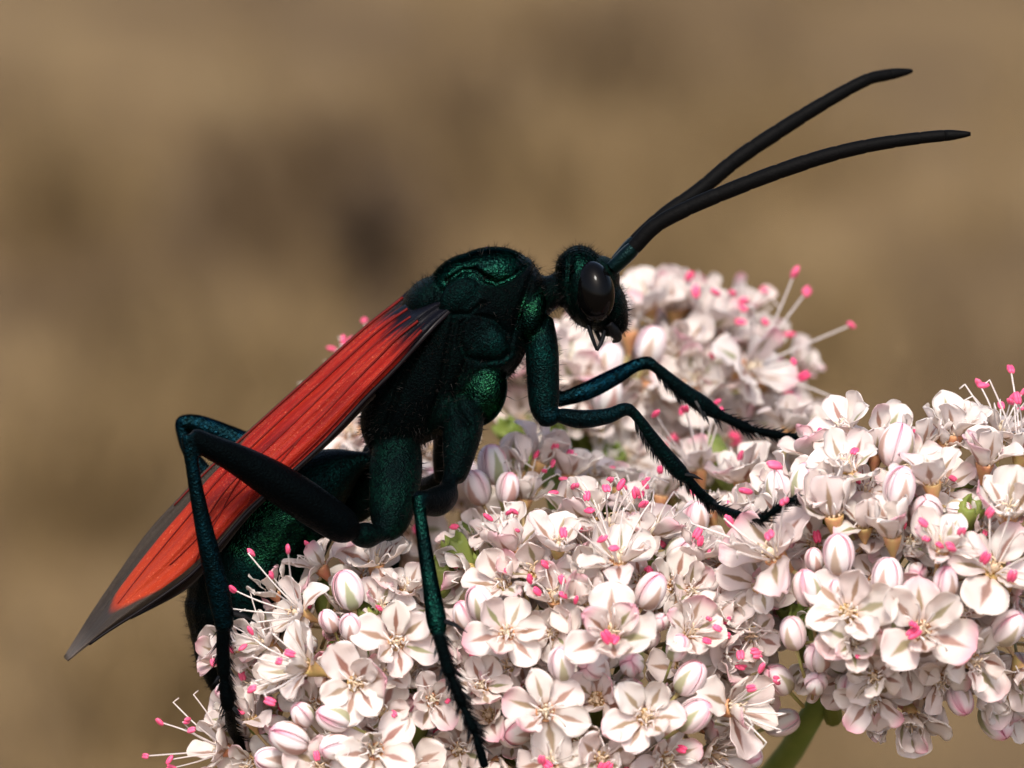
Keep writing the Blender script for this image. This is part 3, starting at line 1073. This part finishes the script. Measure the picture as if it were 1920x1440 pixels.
def receptacle_mesh(seed):
    q = random.Random(seed)
    mb = MB()
    mb.add(lathe([(0.001, -0.02), (0.045, -0.012), (0.058, 0.006), (0.062, -0.01), (0.052, -0.05), (0.038, -0.09), (0.022, -0.13), (0.014, -0.165)], 12), 0)
    bend = Vector((q.gauss(0, 0.06), q.gauss(0, 0.06), 0))
    P = [Vector((0, 0, -0.155)), Vector((0, 0, -0.24)) + bend * 0.5, Vector((0, 0, -0.36)) + bend * 1.5, Vector((0, 0, -0.5)) + bend * 2.2]
    mb.add(tube(P, [0.013, 0.014, 0.015, 0.016], 7, True, None, Vector((1, 0, 0))), 1)
    # three-sided ovary with its styles and the small nectar lobes round it
    mb.add(ellipsoid(Vector((0, 0, 0.02)), (Vector((0.026, 0, 0)), Vector((0, 0.026, 0)), Vector((0, 0, 0.042))), 9, 7), 2)
    for k in range(3):
        a = k * 2.094 + q.uniform(-.3, .3)
        d = Vector((math.cos(a), math.sin(a), 0))
        mb.add(tube([Vector((0, 0, 0.05)), Vector((0, 0, 0.085)) + d * 0.018, Vector((0, 0, 0.09)) + d * 0.045], [0.006, 0.005, 0.006], 5, True, None, Vector((1, 0, 0.3))), 2)
    for k in range(9):
        a = k * 0.698 + q.uniform(-.2, .2)
        d = Vector((math.cos(a), math.sin(a), 0))
        mb.add(ellipsoid(d * 0.040 + Vector((0, 0, q.uniform(.0, .016))), (d * 0.012, d.cross(Vector((0, 0, 1))) * 0.009, Vector((0, 0, 0.014))), 6, 4), 2)
    return mk_mesh('flower', mb.v, mb.f, [M_CUP, M_PEDICEL, M_OVARY], True, mb.mi)


RECEPT = [receptacle_mesh(40 + i) for i in range(4)]


def stamen_set(seed, n, reach, spread, anth, lean=(0, 0)):
    """-> filaments mesh, list of (anther point, direction)"""
    q = random.Random(seed)
    mb = MB()
    tips = []
    for k in range(n):
        a = 2 * math.pi * k / n + q.uniform(-.3, .3)
        d = Vector((math.cos(a), math.sin(a), 0))
        l = reach * q.uniform(0.75, 1.15)
        e = d * spread * l * q.uniform(0.5, 1.15) + Vector((lean[0], lean[1], 1)).normalized() * l * 0.8
        b = d * 0.036 + Vector((0, 0, 0.01))
        m1 = b.lerp(e, 0.5) + Vector((q.gauss(0, .012), q.gauss(0, .012), q.uniform(0, .03)))
        pts = [Vector(p) for p in catmull([tuple(b), tuple(m1), tuple(e)], 4)]
        if q.random() < 0.25 or k >= anth:
            hook = d * q.uniform(-.02, .05) + Vector((q.gauss(0, .02), q.gauss(0, .02), -0.03))
            pts += [e + hook * 0.7, e + hook * 1.3]
        mb.add(tube(pts, [0.0072 - 0.0026 * i / len(pts) for i in range(len(pts))], 5, True, None, Vector((1, 0.2, 0.1))), 0)
        if k < anth:
            tips.append((pts[-1], (pts[-1] - pts[-2]).normalized()))
    return mk_mesh('filaments', mb.v, mb.f, [M_FIL], True), tips


def anther_mesh():
    mb = MB()
    for s in (-1, 1):
        mb.add(ellipsoid(Vector((0.011 * s, 0, 0)), (Vector((0.017, 0, 0)), Vector((0, 0.018, 0)), Vector((0, 0, 0.042))), 10, 8))
    return mk_mesh('anther', mb.v, mb.f, [M_ANTH], True)


ANTHER = anther_mesh()
STAM_SHORT = [stamen_set(60 + i, 8, 0.13, 0.55, int(i == 1)) for i in range(5)]
STAM_MID = [stamen_set(70 + i, 9, 0.22, 0.6, 1 + i % 3) for i in range(4)]
STAM_XL = [stamen_set(95 + i, 8, 0.56, 0.75, 6) for i in range(3)]
STAM_LONG = [stamen_set(80 + i, 9, 0.36, 0.75, 4 + i % 3) for i in range(4)]


def bud_meshes():
    core = ellipsoid(Vector((0, 0, 0)), (Vector((0.094, 0, 0)), Vector((0, 0.094, 0)), Vector((0, 0, 0.140))), 14, 12)
    mb = MB()
    mb.add(core, 0)
    mb.add(tube([Vector((0, 0, -0.125)), Vector((0.01, 0, -0.22)), Vector((0.03, 0.01, -0.42))], [0.020, 0.014, 0.015], 7, True, None, Vector((1, 0, 0))), 1)
    uv = [(0.02, min(1, max(0.3, (p.z + 0.14) / 0.28))) for p in mb.v]
    cm = mk_mesh('bud', mb.v, mb.f, [M_BUD, M_PEDICEL], True, mb.mi, uv)
    teps = []
    for s in range(3):
        q = random.Random(90 + s)
        vs, uv, fs = [], [], []
        nu, nv = 9, 11
        half = math.radians(56 + 4 * s)
        for sh in (0, 1):
            for i in range(nv):
                v = i / (nv - 1)
                th = math.pi * (1 - v) * 0.985 + 0.02
                for j in range(nu):
                    u = -1 + 2 * j / (nu - 1)
                    a = u * half * (1.0 - 0.15 * v)
                    lift = 0.008 + 0.010 * (1 - u * u) + 0.004 * (u > 0) - sh * 0.007
                    groove = -0.007 * math.exp(-(u / 0.22) ** 2) * (1 - v)
                    r = 0.096 * math.sin(th) ** 0.88 + (lift + groove) * (0.3 + 0.7 * math.sin(th))
                    vs.append(Vector((r * math.cos(a), r * math.sin(a), 0.147 * math.cos(th) + (0.006 if sh == 0 else 0.0) * v)))
                    uv.append(((u + 1) / 2, v))
        n = nu * nv
        for i in range(nv - 1):
            for j in range(nu - 1):
                a = i * nu + j
                fs.append((a, a + 1, a + nu + 1, a + nu))
                fs.append((a + n, a + nu + n, a + nu + 1 + n, a + 1 + n))
            for j in (0, nu - 1):
                a = i * nu + j
                fs.append((a, a + nu, a + nu + n, a + n))
        teps.append(mk_mesh('tepal', vs, fs, [M_BUD], True, None, uv))
    return cm, teps


BUD, TEPALS = bud_meshes()


def involucre_mesh(seed):
    q = random.Random(seed)
    mb = MB()
    prof = [(0.03, -0.34), (0.045, -0.29), (0.058, -0.18), (0.064, -0.07), (0.060, -0.01), (0.046, 0.012), (0.040, -0.01), (0.02, -0.05), (0.002, -0.06)]
    vf = lathe(prof, 15)
    for k, v in enumerate(vf[0]):
        ring, s = divmod(k, 15)
        if ring in (4, 5):
            v.z += 0.030 * (s % 3 == 0) - 0.005
        rib = 1 + 0.05 * (s % 3 == 0)
        v.x *= rib
        v.y *= rib
    mb.add(vf, 0)
    mb.add(tube([Vector((0, 0, -0.32)), Vector((q.gauss(0, .03), q.gauss(0, .03), -0.6)), Vector((q.gauss(0, .06), q.gauss(0, .06), -0.95))], [0.034, 0.036, 0.042], 8, True, None, Vector((1, 0, 0))), 0)
    return mk_mesh('involucre', mb.v, mb.f, [M_STEM], True)


INVOL = [involucre_mesh(100 + i) for i in range(3)]

# ------------------------------------------------------------------ clusters
# every dome: centre px, py, z, radii px, px, cm, stalk foot px, py, z
CL = {
    'A': dict(c=(655, 1345, -0.15), r=(265, 330, 0.85), foot=(800, 1780, -0.9)),
    'B': dict(c=(1120, 1300, -0.20), r=(345, 400, 1.0), foot=(1120, 1860, -1.0)),
    'C': dict(c=(1690, 1085, -0.15), r=(360, 320, 1.0), foot=(1390, 1530, -1.9)),
    'D': dict(c=(1250, 770, -3.0), r=(290, 250, 0.8), foot=(1130, 1500, -2.6)),
    'E': dict(c=(735, 870, -2.3), r=(125, 190, 0.7), foot=(860, 1500, -2.4)),
}
LABEL = {
    'A': 'white flower cluster that the abdomen of the wasp hangs down beside',
    'B': 'white flower cluster with pink anthers where the middle leg of the wasp stands',
    'C': 'broad white flower cluster gripped by the front feet of the wasp',
    'D': 'out of focus white flower cluster right behind the head of the wasp',
    'E': 'out of focus flower cluster behind the red wings, mostly hidden by the wasp',
}
CLUST = {}
for k, d in CL.items():
    o = empty('flower_cluster', W(*d['foot']))
    tag(o, LABEL[k], 'flower cluster', 'buckwheat flower clusters')
    CLUST[k] = o


def dome(k, px, py):
    d = CL[k]
    x, y = (px - d['c'][0]) / d['r'][0], -(py - d['c'][1]) / d['r'][1]
    rho = math.hypot(x, y)
    if rho > 0.96:
        x, y = x * 0.96 / rho, y * 0.96 / rho
        rho = 0.96
    h = math.sqrt(1 - rho * rho)
    z = d['c'][2] + d['r'][2] * h
    rx, ry, rz = d['r'][0] / PX, d['r'][1] / PX, d['r'][2]
    n = Vector((x / rx, y / ry, h / rz)).normalized()
    return z, n


def place(o, k, px, py, z, n, spin, scale):
    """n in right/up/lens terms"""
    o.parent = CLUST[k]
    ax = V(*n).normalized()
    q = ax.to_track_quat('Z', 'Y').to_matrix().to_4x4() @ Matrix.Rotation(spin, 4, 'Z')
    o.matrix_basis = Matrix.Translation(W(px, py, z) - CLUST[k].location) @ q @ Matrix.Scale(scale, 4)


def flower(k, px, py, z, n, openness, scale, stam, rs):
    f = bpy.data.objects.new('flower', rs.choice(RECEPT))
    C.objects.link(f)
    place(f, k, px, py, z, n, rs.uniform(0, 6.28), scale)
    for i in range(6):
        outer = i % 2 == 0
        if openness > 40 and rs.random() < 0.03:
            continue
        me = rs.choice(PETALS_OUT if outer else PETALS_IN)
        p = bpy.data.objects.new('petal', me)
        C.objects.link(p)
        p.parent = f
        elev = math.radians(90 - openness + rs.gauss(0, 12) + (-8 if outer else 15))
        az = i * math.pi / 3 + rs.gauss(0, 0.10)
        s = rs.uniform(0.84, 1.12)
        p.matrix_basis = (Matrix.Rotation(az, 4, 'Z') @ Matrix.Translation((0.034, 0, -0.004 if outer else 0.004)) @
                          Matrix.Rotation(-elev, 4, 'Y') @ Matrix.Rotation(rs.gauss(0, 0.14), 4, 'X') @ Matrix.Diagonal((s, s * rs.uniform(.95, 1.22), 1, 1)))
    if stam:
        fm, tips = rs.choice({1: STAM_SHORT, 2: STAM_MID, 3: STAM_LONG, 4: STAM_XL}[stam])
        fo = bpy.data.objects.new('filaments', fm)
        C.objects.link(fo)
        fo.parent = f
        fo['kind'] = 'stuff'
        tw = rs.uniform(0, 6.28)
        fo.rotation_euler = (0, 0, tw)
        rot = Matrix.Rotation(tw, 3, 'Z')
        for t, d in tips:
            a = bpy.data.objects.new('anther', ANTHER)
            C.objects.link(a)
            a.parent = f
            dd = rot @ (d + Vector((rs.gauss(0, .6), rs.gauss(0, .6), rs.gauss(0, .6)))).normalized()
            a.matrix_basis = Matrix.Translation(rot @ t) @ dd.to_track_quat('Z', 'Y').to_matrix().to_4x4() @ Matrix.Scale(rs.uniform(0.85, 1.1), 4)
    return f


def bud(k, px, py, z, n, scale, rs):
    b = bpy.data.objects.new('bud', BUD)
    C.objects.link(b)
    place(b, k, px, py, z, n, rs.uniform(0, 6.28), scale)
    for i in range(3):
        t = bpy.data.objects.new('tepal', TEPALS[i])
        C.objects.link(t)
        t.parent = b
        t.rotation_euler = (0, 0, i * 2.0944 + rs.gauss(0, .06))
    return b


# (px, py, kind, scale, stamens, facing or None, depth shift) read off the photograph
HERO = {
 'A': [
  (560, 1150, 'F', 1.0, 4, (-.75, .35, .55), -.05), (653, 1107, 'B', 1.0, 0, (-.25, .9, .3), .0),
  (600, 1062, 'H', .95, 2, (-.55, .75, .3), -.1), (705, 1055, 'F', 1.05, 2, (.1, .85, .5), 0),
  (617, 1165, 'B', .62, 0, (-.4, .8, .5), 0), (657, 1176, 'B', .72, 0, (0, .8, .6), .05),
  (573, 1250, 'F', 1.15, 3, (-.8, .35, .45), .05), (667, 1282, 'F', 1.05, 1, (.05, .1, 1), .05),
  (743, 1205, 'F', 1.05, 1, (.1, .1, 1), .05), (567, 1340, 'B', .72, 0, (-.4, .6, .7), .05),
  (625, 1347, 'B', .85, 0, (-.8, .35, .5), .1), (543, 1385, 'B', 1.0, 0, (-.85, .3, .4), .1),
  (630, 1400, 'B', .85, 0, (-.7, -.1, .7), .1), (510, 1425, 'B', .85, 0, (-.9, .1, .4), 0),
  (468, 1345, 'H', .85, 1, (-.3, .85, .4), -.15), (420, 1405, 'F', .95, 4, (-.88, .35, .3), -.15),
  (703, 1408, 'F', 1.1, 1, (0, .25, .95), .05), (605, 1440, 'F', 1.0, 1, (-.2, .2, .9), .05),
  (762, 1105, 'H', .9, 1, (.3, .8, .5), -.05), (810, 1313, 'F', .95, 2, (.25, .1, .95), .0),
  (765, 1440, 'F', 1.0, 2, (.1, .1, 1), 0), (500, 1205, 'F', .85, 3, (-.75, .5, .4), -.15),
 ],
 'B': [
  (945, 1000, 'F', 1.05, 2, (-.15, .95, .25), -.25), (960, 1030, 'F', 1.05, 2, (-.45, .85, .3), -.05), (1047, 1025, 'F', 1.0, 1, (-.1, .75, .65), 0),
  (1160, 1050, 'F', 1.15, 3, (.05, .8, .6), 0), (945, 1095, 'F', .95, 1, (-.3, .6, .75), -.05),
  (900, 1132, 'B', .92, 0, (-.3, .85, .45), .05), (872, 1155, 'B', .78, 0, (-.35, .8, .4), 0),
  (950, 1187, 'F', 1.08, 1, (-.1, .2, 1), .08), (1147, 1190, 'F', 1.32, 2, (.05, .35, .93), .12),
  (1053, 1245, 'B', .85, 0, (0, .9, .45), .08), (1220, 1108, 'B', .95, 0, (.45, .8, .4), .0),
  (1008, 1275, 'B', .55, 0, (-.2, .8, .5), .05), (1023, 1335, 'F', 1.2, 1, (0, .15, 1), .12),
  (903, 1287, 'H', .9, 1, (-.15, .35, .9), .0), (1210, 1345, 'F', 1.15, 1, (.1, .1, 1), .08),
  (1293, 1272, 'B', .95, 0, (.5, .75, .4), .05), (1300, 1342, 'B', 1.0, 0, (.75, .55, .4), .08),
  (1293, 1187, 'F', .95, 2, (.4, .4, .8), 0), (1270, 1215, 'B', .7, 0, (.4, .8, .4), .05),
  (860, 1405, 'F', 1.05, 1, (-.1, .2, 1), .0), (1033, 1425, 'F', 1.1, 2, (0, .3, .95), .08),
  (1127, 1425, 'F', 1.05, 2, (.1, .2, .95), .05), (1250, 1425, 'F', 1.0, 2, (.3, 0, .9), -.05),
  (1373, 1327, 'F', 1.2, 3, (.75, .35, .5), .1), (1340, 1415, 'F', 1.0, 2, (.6, -.1, .7), -.2),
  (1465, 1355, 'B', .9, 0, (.8, .3, .2), -.35), (1090, 1130, 'H', 1.0, 2, (0, .7, .7), -.05),
  (1040, 1120, 'F', 1.0, 2, (-.1, .6, .75), -.08), (1300, 1040, 'F', 1.05, 2, (.3, .85, .3), -.3),
  (968, 885, 'T', 1.0, 1, (-.1, .95, .3), -.7), (1068, 890, 'T', 1.0, 2, (.3, .92, .2), -.8), (895, 915, 'B', .9, 0, (-.3, .9, .3), -.5), (1100, 935, 'B', .85, 0, (.2, .95, .2), -.6), (1115, 890, 'F', .95, 1, (.1, .8, .5), -1.0),
  (1013, 865, 'T', 1.15, 2, (.42, .88, .2), -.75), (925, 872, 'B', 1.0, 0, (-.2, .95, .1), -.6), (952, 915, 'B', .78, 0, (.1, .95, .3), -.35),
  (985, 935, 'H', .85, 3, (.1, .95, .2), -.55), (1060, 965, 'F', 1.0, 2, (.1, .95, .2), -.5), (1140, 985, 'F', 1.0, 3, (.05, .97, .2), -.3),
  (1220, 1000, 'F', 1.0, 3, (.2, .95, .2), -.35), (1160, 915, 'F', .9, 2, (.1, .95, .1), -1.0), (1240, 930, 'H', .9, 2, (.1, .95, .1), -1.1),
  (890, 1015, 'F', .9, 2, (-.5, .8, .3), -.25), (1190, 960, 'F', .9, 3, (.0, .97, .2), -.7),
 ],
 'C': [
  (1450, 1040, 'F', 1.35, 3, (-.62, .55, .55), .1), (1573, 1040, 'B', 1.0, 0, (0, .95, .35), .1),
  (1513, 1103, 'B', .92, 0, (-.2, .85, .45), .1), (1527, 1050, 'B', .6, 0, (-.2, .85, .45), 0),
  (1567, 1105, 'B', .55, 0, (-.1, .85, .5), .05), (1663, 1085, 'B', 1.0, 0, (0, .95, .3), .1),
  (1673, 1005, 'T', 1.1, 1, (0, .92, .4), .02), (1563, 965, 'H', 1.1, 1, (-.1, .9, .4), 0),
  (1363, 1122, 'F', 1.0, 1, (-.35, .45, .8), -.05), (1410, 1190, 'F', 1.05, 2, (-.2, 0, .95), .02),
  (1590, 1150, 'F', 1.15, 1, (-.05, .2, .95), .12), (1600, 1205, 'H', .9, 2, (.1, -.1, .95), .15),
  (1727, 1182, 'F', 1.3, 2, (.05, .15, 1), .14), (1487, 1188, 'B', .85, 0, (-.25, .85, .4), .1),
  (1533, 1233, 'B', .85, 0, (-.2, .6, .7), .1), (1530, 1280, 'B', .75, 0, (-.1, .3, .8), .05),
  (1460, 1275, 'B', .92, 0, (-.35, .6, .6), 0), (1773, 1093, 'B', .8, 0, (.1, .9, .4), .1),
  (1763, 1030, 'F', 1.05, 2, (.05, .75, .6), .05), (1863, 1068, 'F', 1.2, 3, (.15, .55, .8), .1),
  (1890, 1178, 'B', 1.0, 0, (.45, .7, .5), .15), (1822, 1238, 'F', 1.05, 1, (.4, -.15, .85), .08),
  (1640, 1268, 'F', .95, 1, (-.15, -.1, .95), .05), (1636, 1310, 'H', 1.0, 1, (-.1, -.5, .8), .0),
  (1707, 1345, 'H', 1.0, 1, (.1, -.75, .6), -.1), (1655, 1350, 'T', .7, 1, (-.3, -.85, .3), -.1),
  (1867, 1350, 'B', 1.05, 0, (.45, -.75, .5), -.1), (1800, 1310, 'B', .85, 0, (.3, -.8, .5), -.05), (1760, 1275, 'F', .9, 1, (.2, -.5, .8), -.1), (1850, 1295, 'H', .9, 1, (.4, -.6, .7), -.15), (1745, 1310, 'T', .9, 1, (.1, -.9, .3), -.3), (1590, 1290, 'B', .8, 0, (-.2, -.6, .7), -.15), (1840, 1250, 'B', .8, 0, (.3, -.6, .7), -.2),
  (1912, 1262, 'H', 1.05, 1, (.2, -.6, .6), .05), (1900, 1330, 'F', .9, 1, (.4, -.7, .4), -.15),
  (1590, 880, 'F', 1.15, 1, (-.05, .8, .55), -.05), (1680, 835, 'B', 1.1, 0, (.25, .92, .2), -.15), (1687, 915, 'B', 1.05, 0, (.1, .95, .3), .05),
  (1563, 940, 'H', 1.0, 1, (-.3, .75, .5), -.05), (1747, 905, 'H', 1.1, 1, (-.15, .85, .4), 0), (1790, 815, 'H', 1.15, 1, (0, .95, .25), -.25),
  (1847, 868, 'H', 1.1, 1, (.05, .85, .5), .02), (1875, 810, 'F', 1.0, 3, (.05, .97, .2), -.2), (1915, 850, 'F', 1.0, 4, (.2, .9, .3), -.05),
  (1725, 835, 'F', .9, 1, (0, .97, .1), -.4), (1640, 850, 'F', .95, 1, (0, .95, .2), -.35), (1540, 850, 'F', 1.0, 2, (-.4, .85, .2), -.45),
  (1460, 915, 'B', .9, 0, (-.2, .9, .2), -.2), (1508, 905, 'B', .95, 0, (.1, .95, .2), -.25),
  (1390, 900, 'F', 1.05, 2, (-.3, .92, .2), -.85), (1480, 800, 'F', 1.05, 1, (.1, .9, .3), -1.5), (1310, 880, 'F', 1.05, 4, (-.2, .95, .1), -1.2),
  (1330, 960, 'F', 1.0, 2, (-.3, .9, .2), -.7), (1303, 975, 'B', .95, 0, (0, .95, .2), -.5), (1400, 975, 'F', 1.0, 2, (-.3, .85, .3), -.5),
  (1890, 965, 'H', 1.1, 1, (.1, .75, .6), .1), (1800, 1150, 'F', .9, 1, (.3, .5, .7), -.1), (1700, 1240, 'F', .9, 1, (0, -.2, .9), -.12),
  (1350, 1050, 'F', .95, 2, (-.4, .7, .5), -.2), (1260, 1025, 'B', .9, 0, (.1, .9, .3), -.3), (1620, 985, 'F', .95, 1, (-.1, .8, .5), -.15),
 ],
 'D': [
  (1085, 735, 'F', 1.15, 1, (-.1, .4, .9), .4), (1110, 800, 'H', 1.1, 1, (-.2, .5, .8), .3), (1180, 860, 'F', 1.1, 1, (0, .5, .8), .3), (1140, 740, 'B', 1.0, 0, (.1, .9, .4), .5), (985, 790, 'H', 1.0, 1, (-.3, .5, .8), .2),
  (975, 680, 'F', 1.2, 1, (-.3, .5, .8), .3), (1065, 690, 'F', 1.2, 1, (.1, .6, .8), .4), (960, 740, 'H', 1.1, 1, (-.3, .6, .7), .2),
  (1405, 690, 'F', 1.3, 4, (.62, .5, .6), .5), (1215, 575, 'F', 1.3, 1, (-.1, .9, .4), .1), (1265, 580, 'H', 1.25, 1, (.1, .9, .3), .0),
  (1325, 610, 'H', 1.2, 3, (.3, .9, .3), .0), (1365, 625, 'F', 1.2, 3, (.7, .6, .3), -.1), (1220, 648, 'B', 1.0, 0, (.35, .9, .2), .4),
  (1143, 678, 'B', .95, 0, (.2, .95, .2), .4), (1283, 655, 'F', 1.2, 1, (0, .5, .85), .2), (1300, 715, 'F', 1.2, 1, (.1, .4, .85), .3),
  (1045, 700, 'H', 1.3, 1, (-.2, .9, .4), .2), (1000, 715, 'H', 1.2, 1, (-.4, .85, .3), .2), (1100, 660, 'T', 1.1, 1, (-.2, .95, .2), .1),
  (1180, 620, 'T', 1.1, 1, (0, .97, .2), .1), (1217, 735, 'F', 1.1, 1, (.2, -.5, .7), .2), (1160, 800, 'F', 1.1, 1, (-.1, .5, .8), .0),
  (1400, 780, 'H', 1.2, 1, (.5, .2, .7), .1), (1250, 840, 'F', 1.1, 2, (0, .6, .7), .1), (1370, 830, 'F', 1.1, 2, (.3, .4, .8), .1),
  (1345, 700, 'F', 1.1, 2, (.1, .3, .9), .2), (1440, 720, 'T', 1.0, 2, (.8, .2, .5), .1), (1220, 870, 'F', 1.1, 2, (0, .6, .8), .1),
  (1120, 740, 'F', 1.1, 1, (-.2, .3, .9), .0), (1490, 790, 'T', 1.1, 0, (.9, -.1, .3), .1), (1430, 830, 'F', 1.1, 1, (.4, .3, .8), .1),
 ],
 'E': [
  (672, 716, 'F', 1.0, 3, (-.7, .7, .2), .2), (705, 685, 'F', 1.0, 3, (-.5, .8, .2), .2), (760, 720, 'F', 1.1, 2, (.2, .95, .2), .2),
  (660, 810, 'F', 1.2, 1, (-.2, .4, .9), .3), (690, 890, 'T', 1.2, 1, (.1, .9, .4), .3), (640, 890, 'F', 1.2, 1, (-.2, .3, .9), .2),
  (805, 850, 'F', 1.2, 1, (.3, .3, .9), .2), (800, 920, 'B', 1.2, 0, (.2, .8, .5), .3), (700, 960, 'F', 1.1, 1, (0, .3, .9), .2), (770, 990, 'F', 1.1, 1, (.1, .4, .9), .2),
  (870, 900, 'B', 1.1, 0, (.2, .9, .4), .3), (880, 960, 'F', 1.1, 1, (.1, .6, .8), .1),
 ],
}
OPEN = {'F': 66, 'H': 42, 'T': 16}
rs = random.Random(11)
taken = []
for k, items in HERO.items():
    for (px, py, kind, s, st, n, dz) in items:
        z, dn = dome(k, px, py)
        z += dz
        n = Vector(n) if n else dn
        n = (n + Vector((rs.gauss(0, .05), rs.gauss(0, .05), 0))).normalized()
        if kind == 'B':
            bud(k, px, py, z, n, s * .88, rs)
        else:
            flower(k, px, py, z, n, OPEN[kind] + rs.gauss(0, 11), s * rs.uniform(.82, .95), st, rs)
        taken.append((px, py, k))

# the flowers deeper in each dome, seen between the front ones
for k, d in CL.items():
    for layer, (gap, shift) in enumerate(((56, 0.14), (64, 0.33), (76, 0.56))):
        mine = [(a, b) for a, b, q in taken if q == k] if layer == 0 else [(rs.uniform(0, 1920), 5000)]
        for t in range(900):
            a = rs.uniform(0, 6.283)
            r = math.sqrt(rs.random()) * (0.92 - 0.08 * layer)
            px, py = d['c'][0] + d['r'][0] * r * math.cos(a), d['c'][1] + d['r'][1] * r * math.sin(a)
            if py > 1500 or px > 1990:
                continue
            if k == 'C' and py > 1290 - 0.1 * abs(px - 1700):
                continue
            if k == 'D' and (py > 880 or (px < 1130 and py > 740)):
                continue
            if k == 'B' and py < 1010 and px < 1080:
                continue
            if any((px - x) ** 2 + (py - y) ** 2 < gap * gap for x, y in mine):
                continue
            mine.append((px, py))
            z, n = dome(k, px, py)
            n = (n + Vector((rs.gauss(0, .25), rs.gauss(.1, .25), 0.1))).normalized()
            u = rs.random()
            if u < 0.22:
                bud(k, px, py, z - shift, n, rs.uniform(.5, .9), rs)
            else:
                flower(k, px, py, z - shift, n, rs.choice((76, 68, 55, 42, 26)), rs.uniform(.66, .95), rs.choice((0, 1, 1, 1, 2)), rs)

GREEN = {
    'B': [(1123, 1270, .55), (850, 1015, .05), (880, 985, -.3), (1040, 870, -1.1), (1095, 860, -1.3), (910, 1040, .1)],
    'C': [(1823, 950, .62), (1500, 1150, .5), (1540, 1180, .5), (1330, 830, -1.3)],
    'D': [(945, 800, -1.9), (985, 850, -1.8), (1075, 780, -2.0), (1150, 850, -1.9), (1035, 800, -1.9), (1120, 880, -1.8), (1060, 790, -2.3), (1000, 770, -2.5), (1110, 820, -2.2), (1150, 780, -2.5), (1310, 800, -2.3), (960, 800, -2.6), (1020, 830, -2.3), (1190, 840, -2.4)],
    'A': [(790, 1330, .3), (690, 1140, .35), (830, 1060, .1)],
}
# green involucres and branching stalks holding each dome together
for k, d in CL.items():
    foot = W(*d['foot'])
    cz = d['c']
    hub = W(cz[0] * 0.55 + d['foot'][0] * 0.45, cz[1] * 0.55 + d['foot'][1] * 0.45, cz[2] - 0.25)
    mb = MB()
    mb.add(tube([foot, foot.lerp(hub, 0.5) + Vector((0.05, 0.05, 0)), hub], [0.10, 0.085, 0.075], 10), 0)
    mb.build('stalk', [M_STEM], CLUST[k], foot)
    spots = []
    for t in range(400):
        a = rs.uniform(0, 6.283)
        r = math.sqrt(rs.random()) * 0.8
        px, py = cz[0] + d['r'][0] * r * math.cos(a), cz[1] + d['r'][1] * r * math.sin(a)
        if py > 1500 or any(math.hypot(px - x, py - y) < 95 for x, y in spots):
            continue
        if k == 'C' and py > 1290:
            continue
        spots.append((px, py))
    spots = [(a, b, None) for a, b in spots] + GREEN.get(k, [])
    for px, py, gz in spots:
        z, n = dome(k, px, py)
        p = W(px, py, z - 0.42 if gz is None else gz)
        ax = (p - hub).normalized()
        iv = bpy.data.objects.new('involucre', rs.choice(INVOL))
        C.objects.link(iv)
        iv.parent = CLUST[k]
        iv.matrix_basis = Matrix.Translation(p - foot) @ ax.to_track_quat('Z', 'Y').to_matrix().to_4x4() @ Matrix.Scale(1.0 if gz is None else 1.35, 4)
        b = MB()
        st = p - ax * 0.85
        b.add(tube([hub, hub.lerp(st, 0.6) + V(0, -0.04, 0), st, p - ax * 0.35], [0.05, 0.045, 0.04, 0.036], 8), 0)
        b.build('branch', [M_STEM], CLUST[k], foot)

# the stems come together under the frame and go down to the ground
join = W(1080, 2500, -1.4)
for k, d in CL.items():
    foot = W(*d['foot'])
    mb = MB()
    mid = foot.lerp(join, 0.5) + Vector((0, 0, -0.3))
    mb.add(tube([Vector(p) for p in catmull([tuple(foot + Vector((0, 0, 0.12))), tuple(mid), tuple(join)], 6)], [0.10] * 13, 10), 0)
    if k == 'B':
        g = Vector((join.x + 2, join.y + 1, -0.5))
        mb.add(tube([Vector(p) for p in catmull([tuple(join), tuple(join.lerp(g, .5) + Vector((.8, 0, 0))), tuple(g)], 8)], [0.13 + 0.004 * i for i in range(17)], 10), 0)
    mb.build('stem', [M_STEM], CLUST[k], foot)
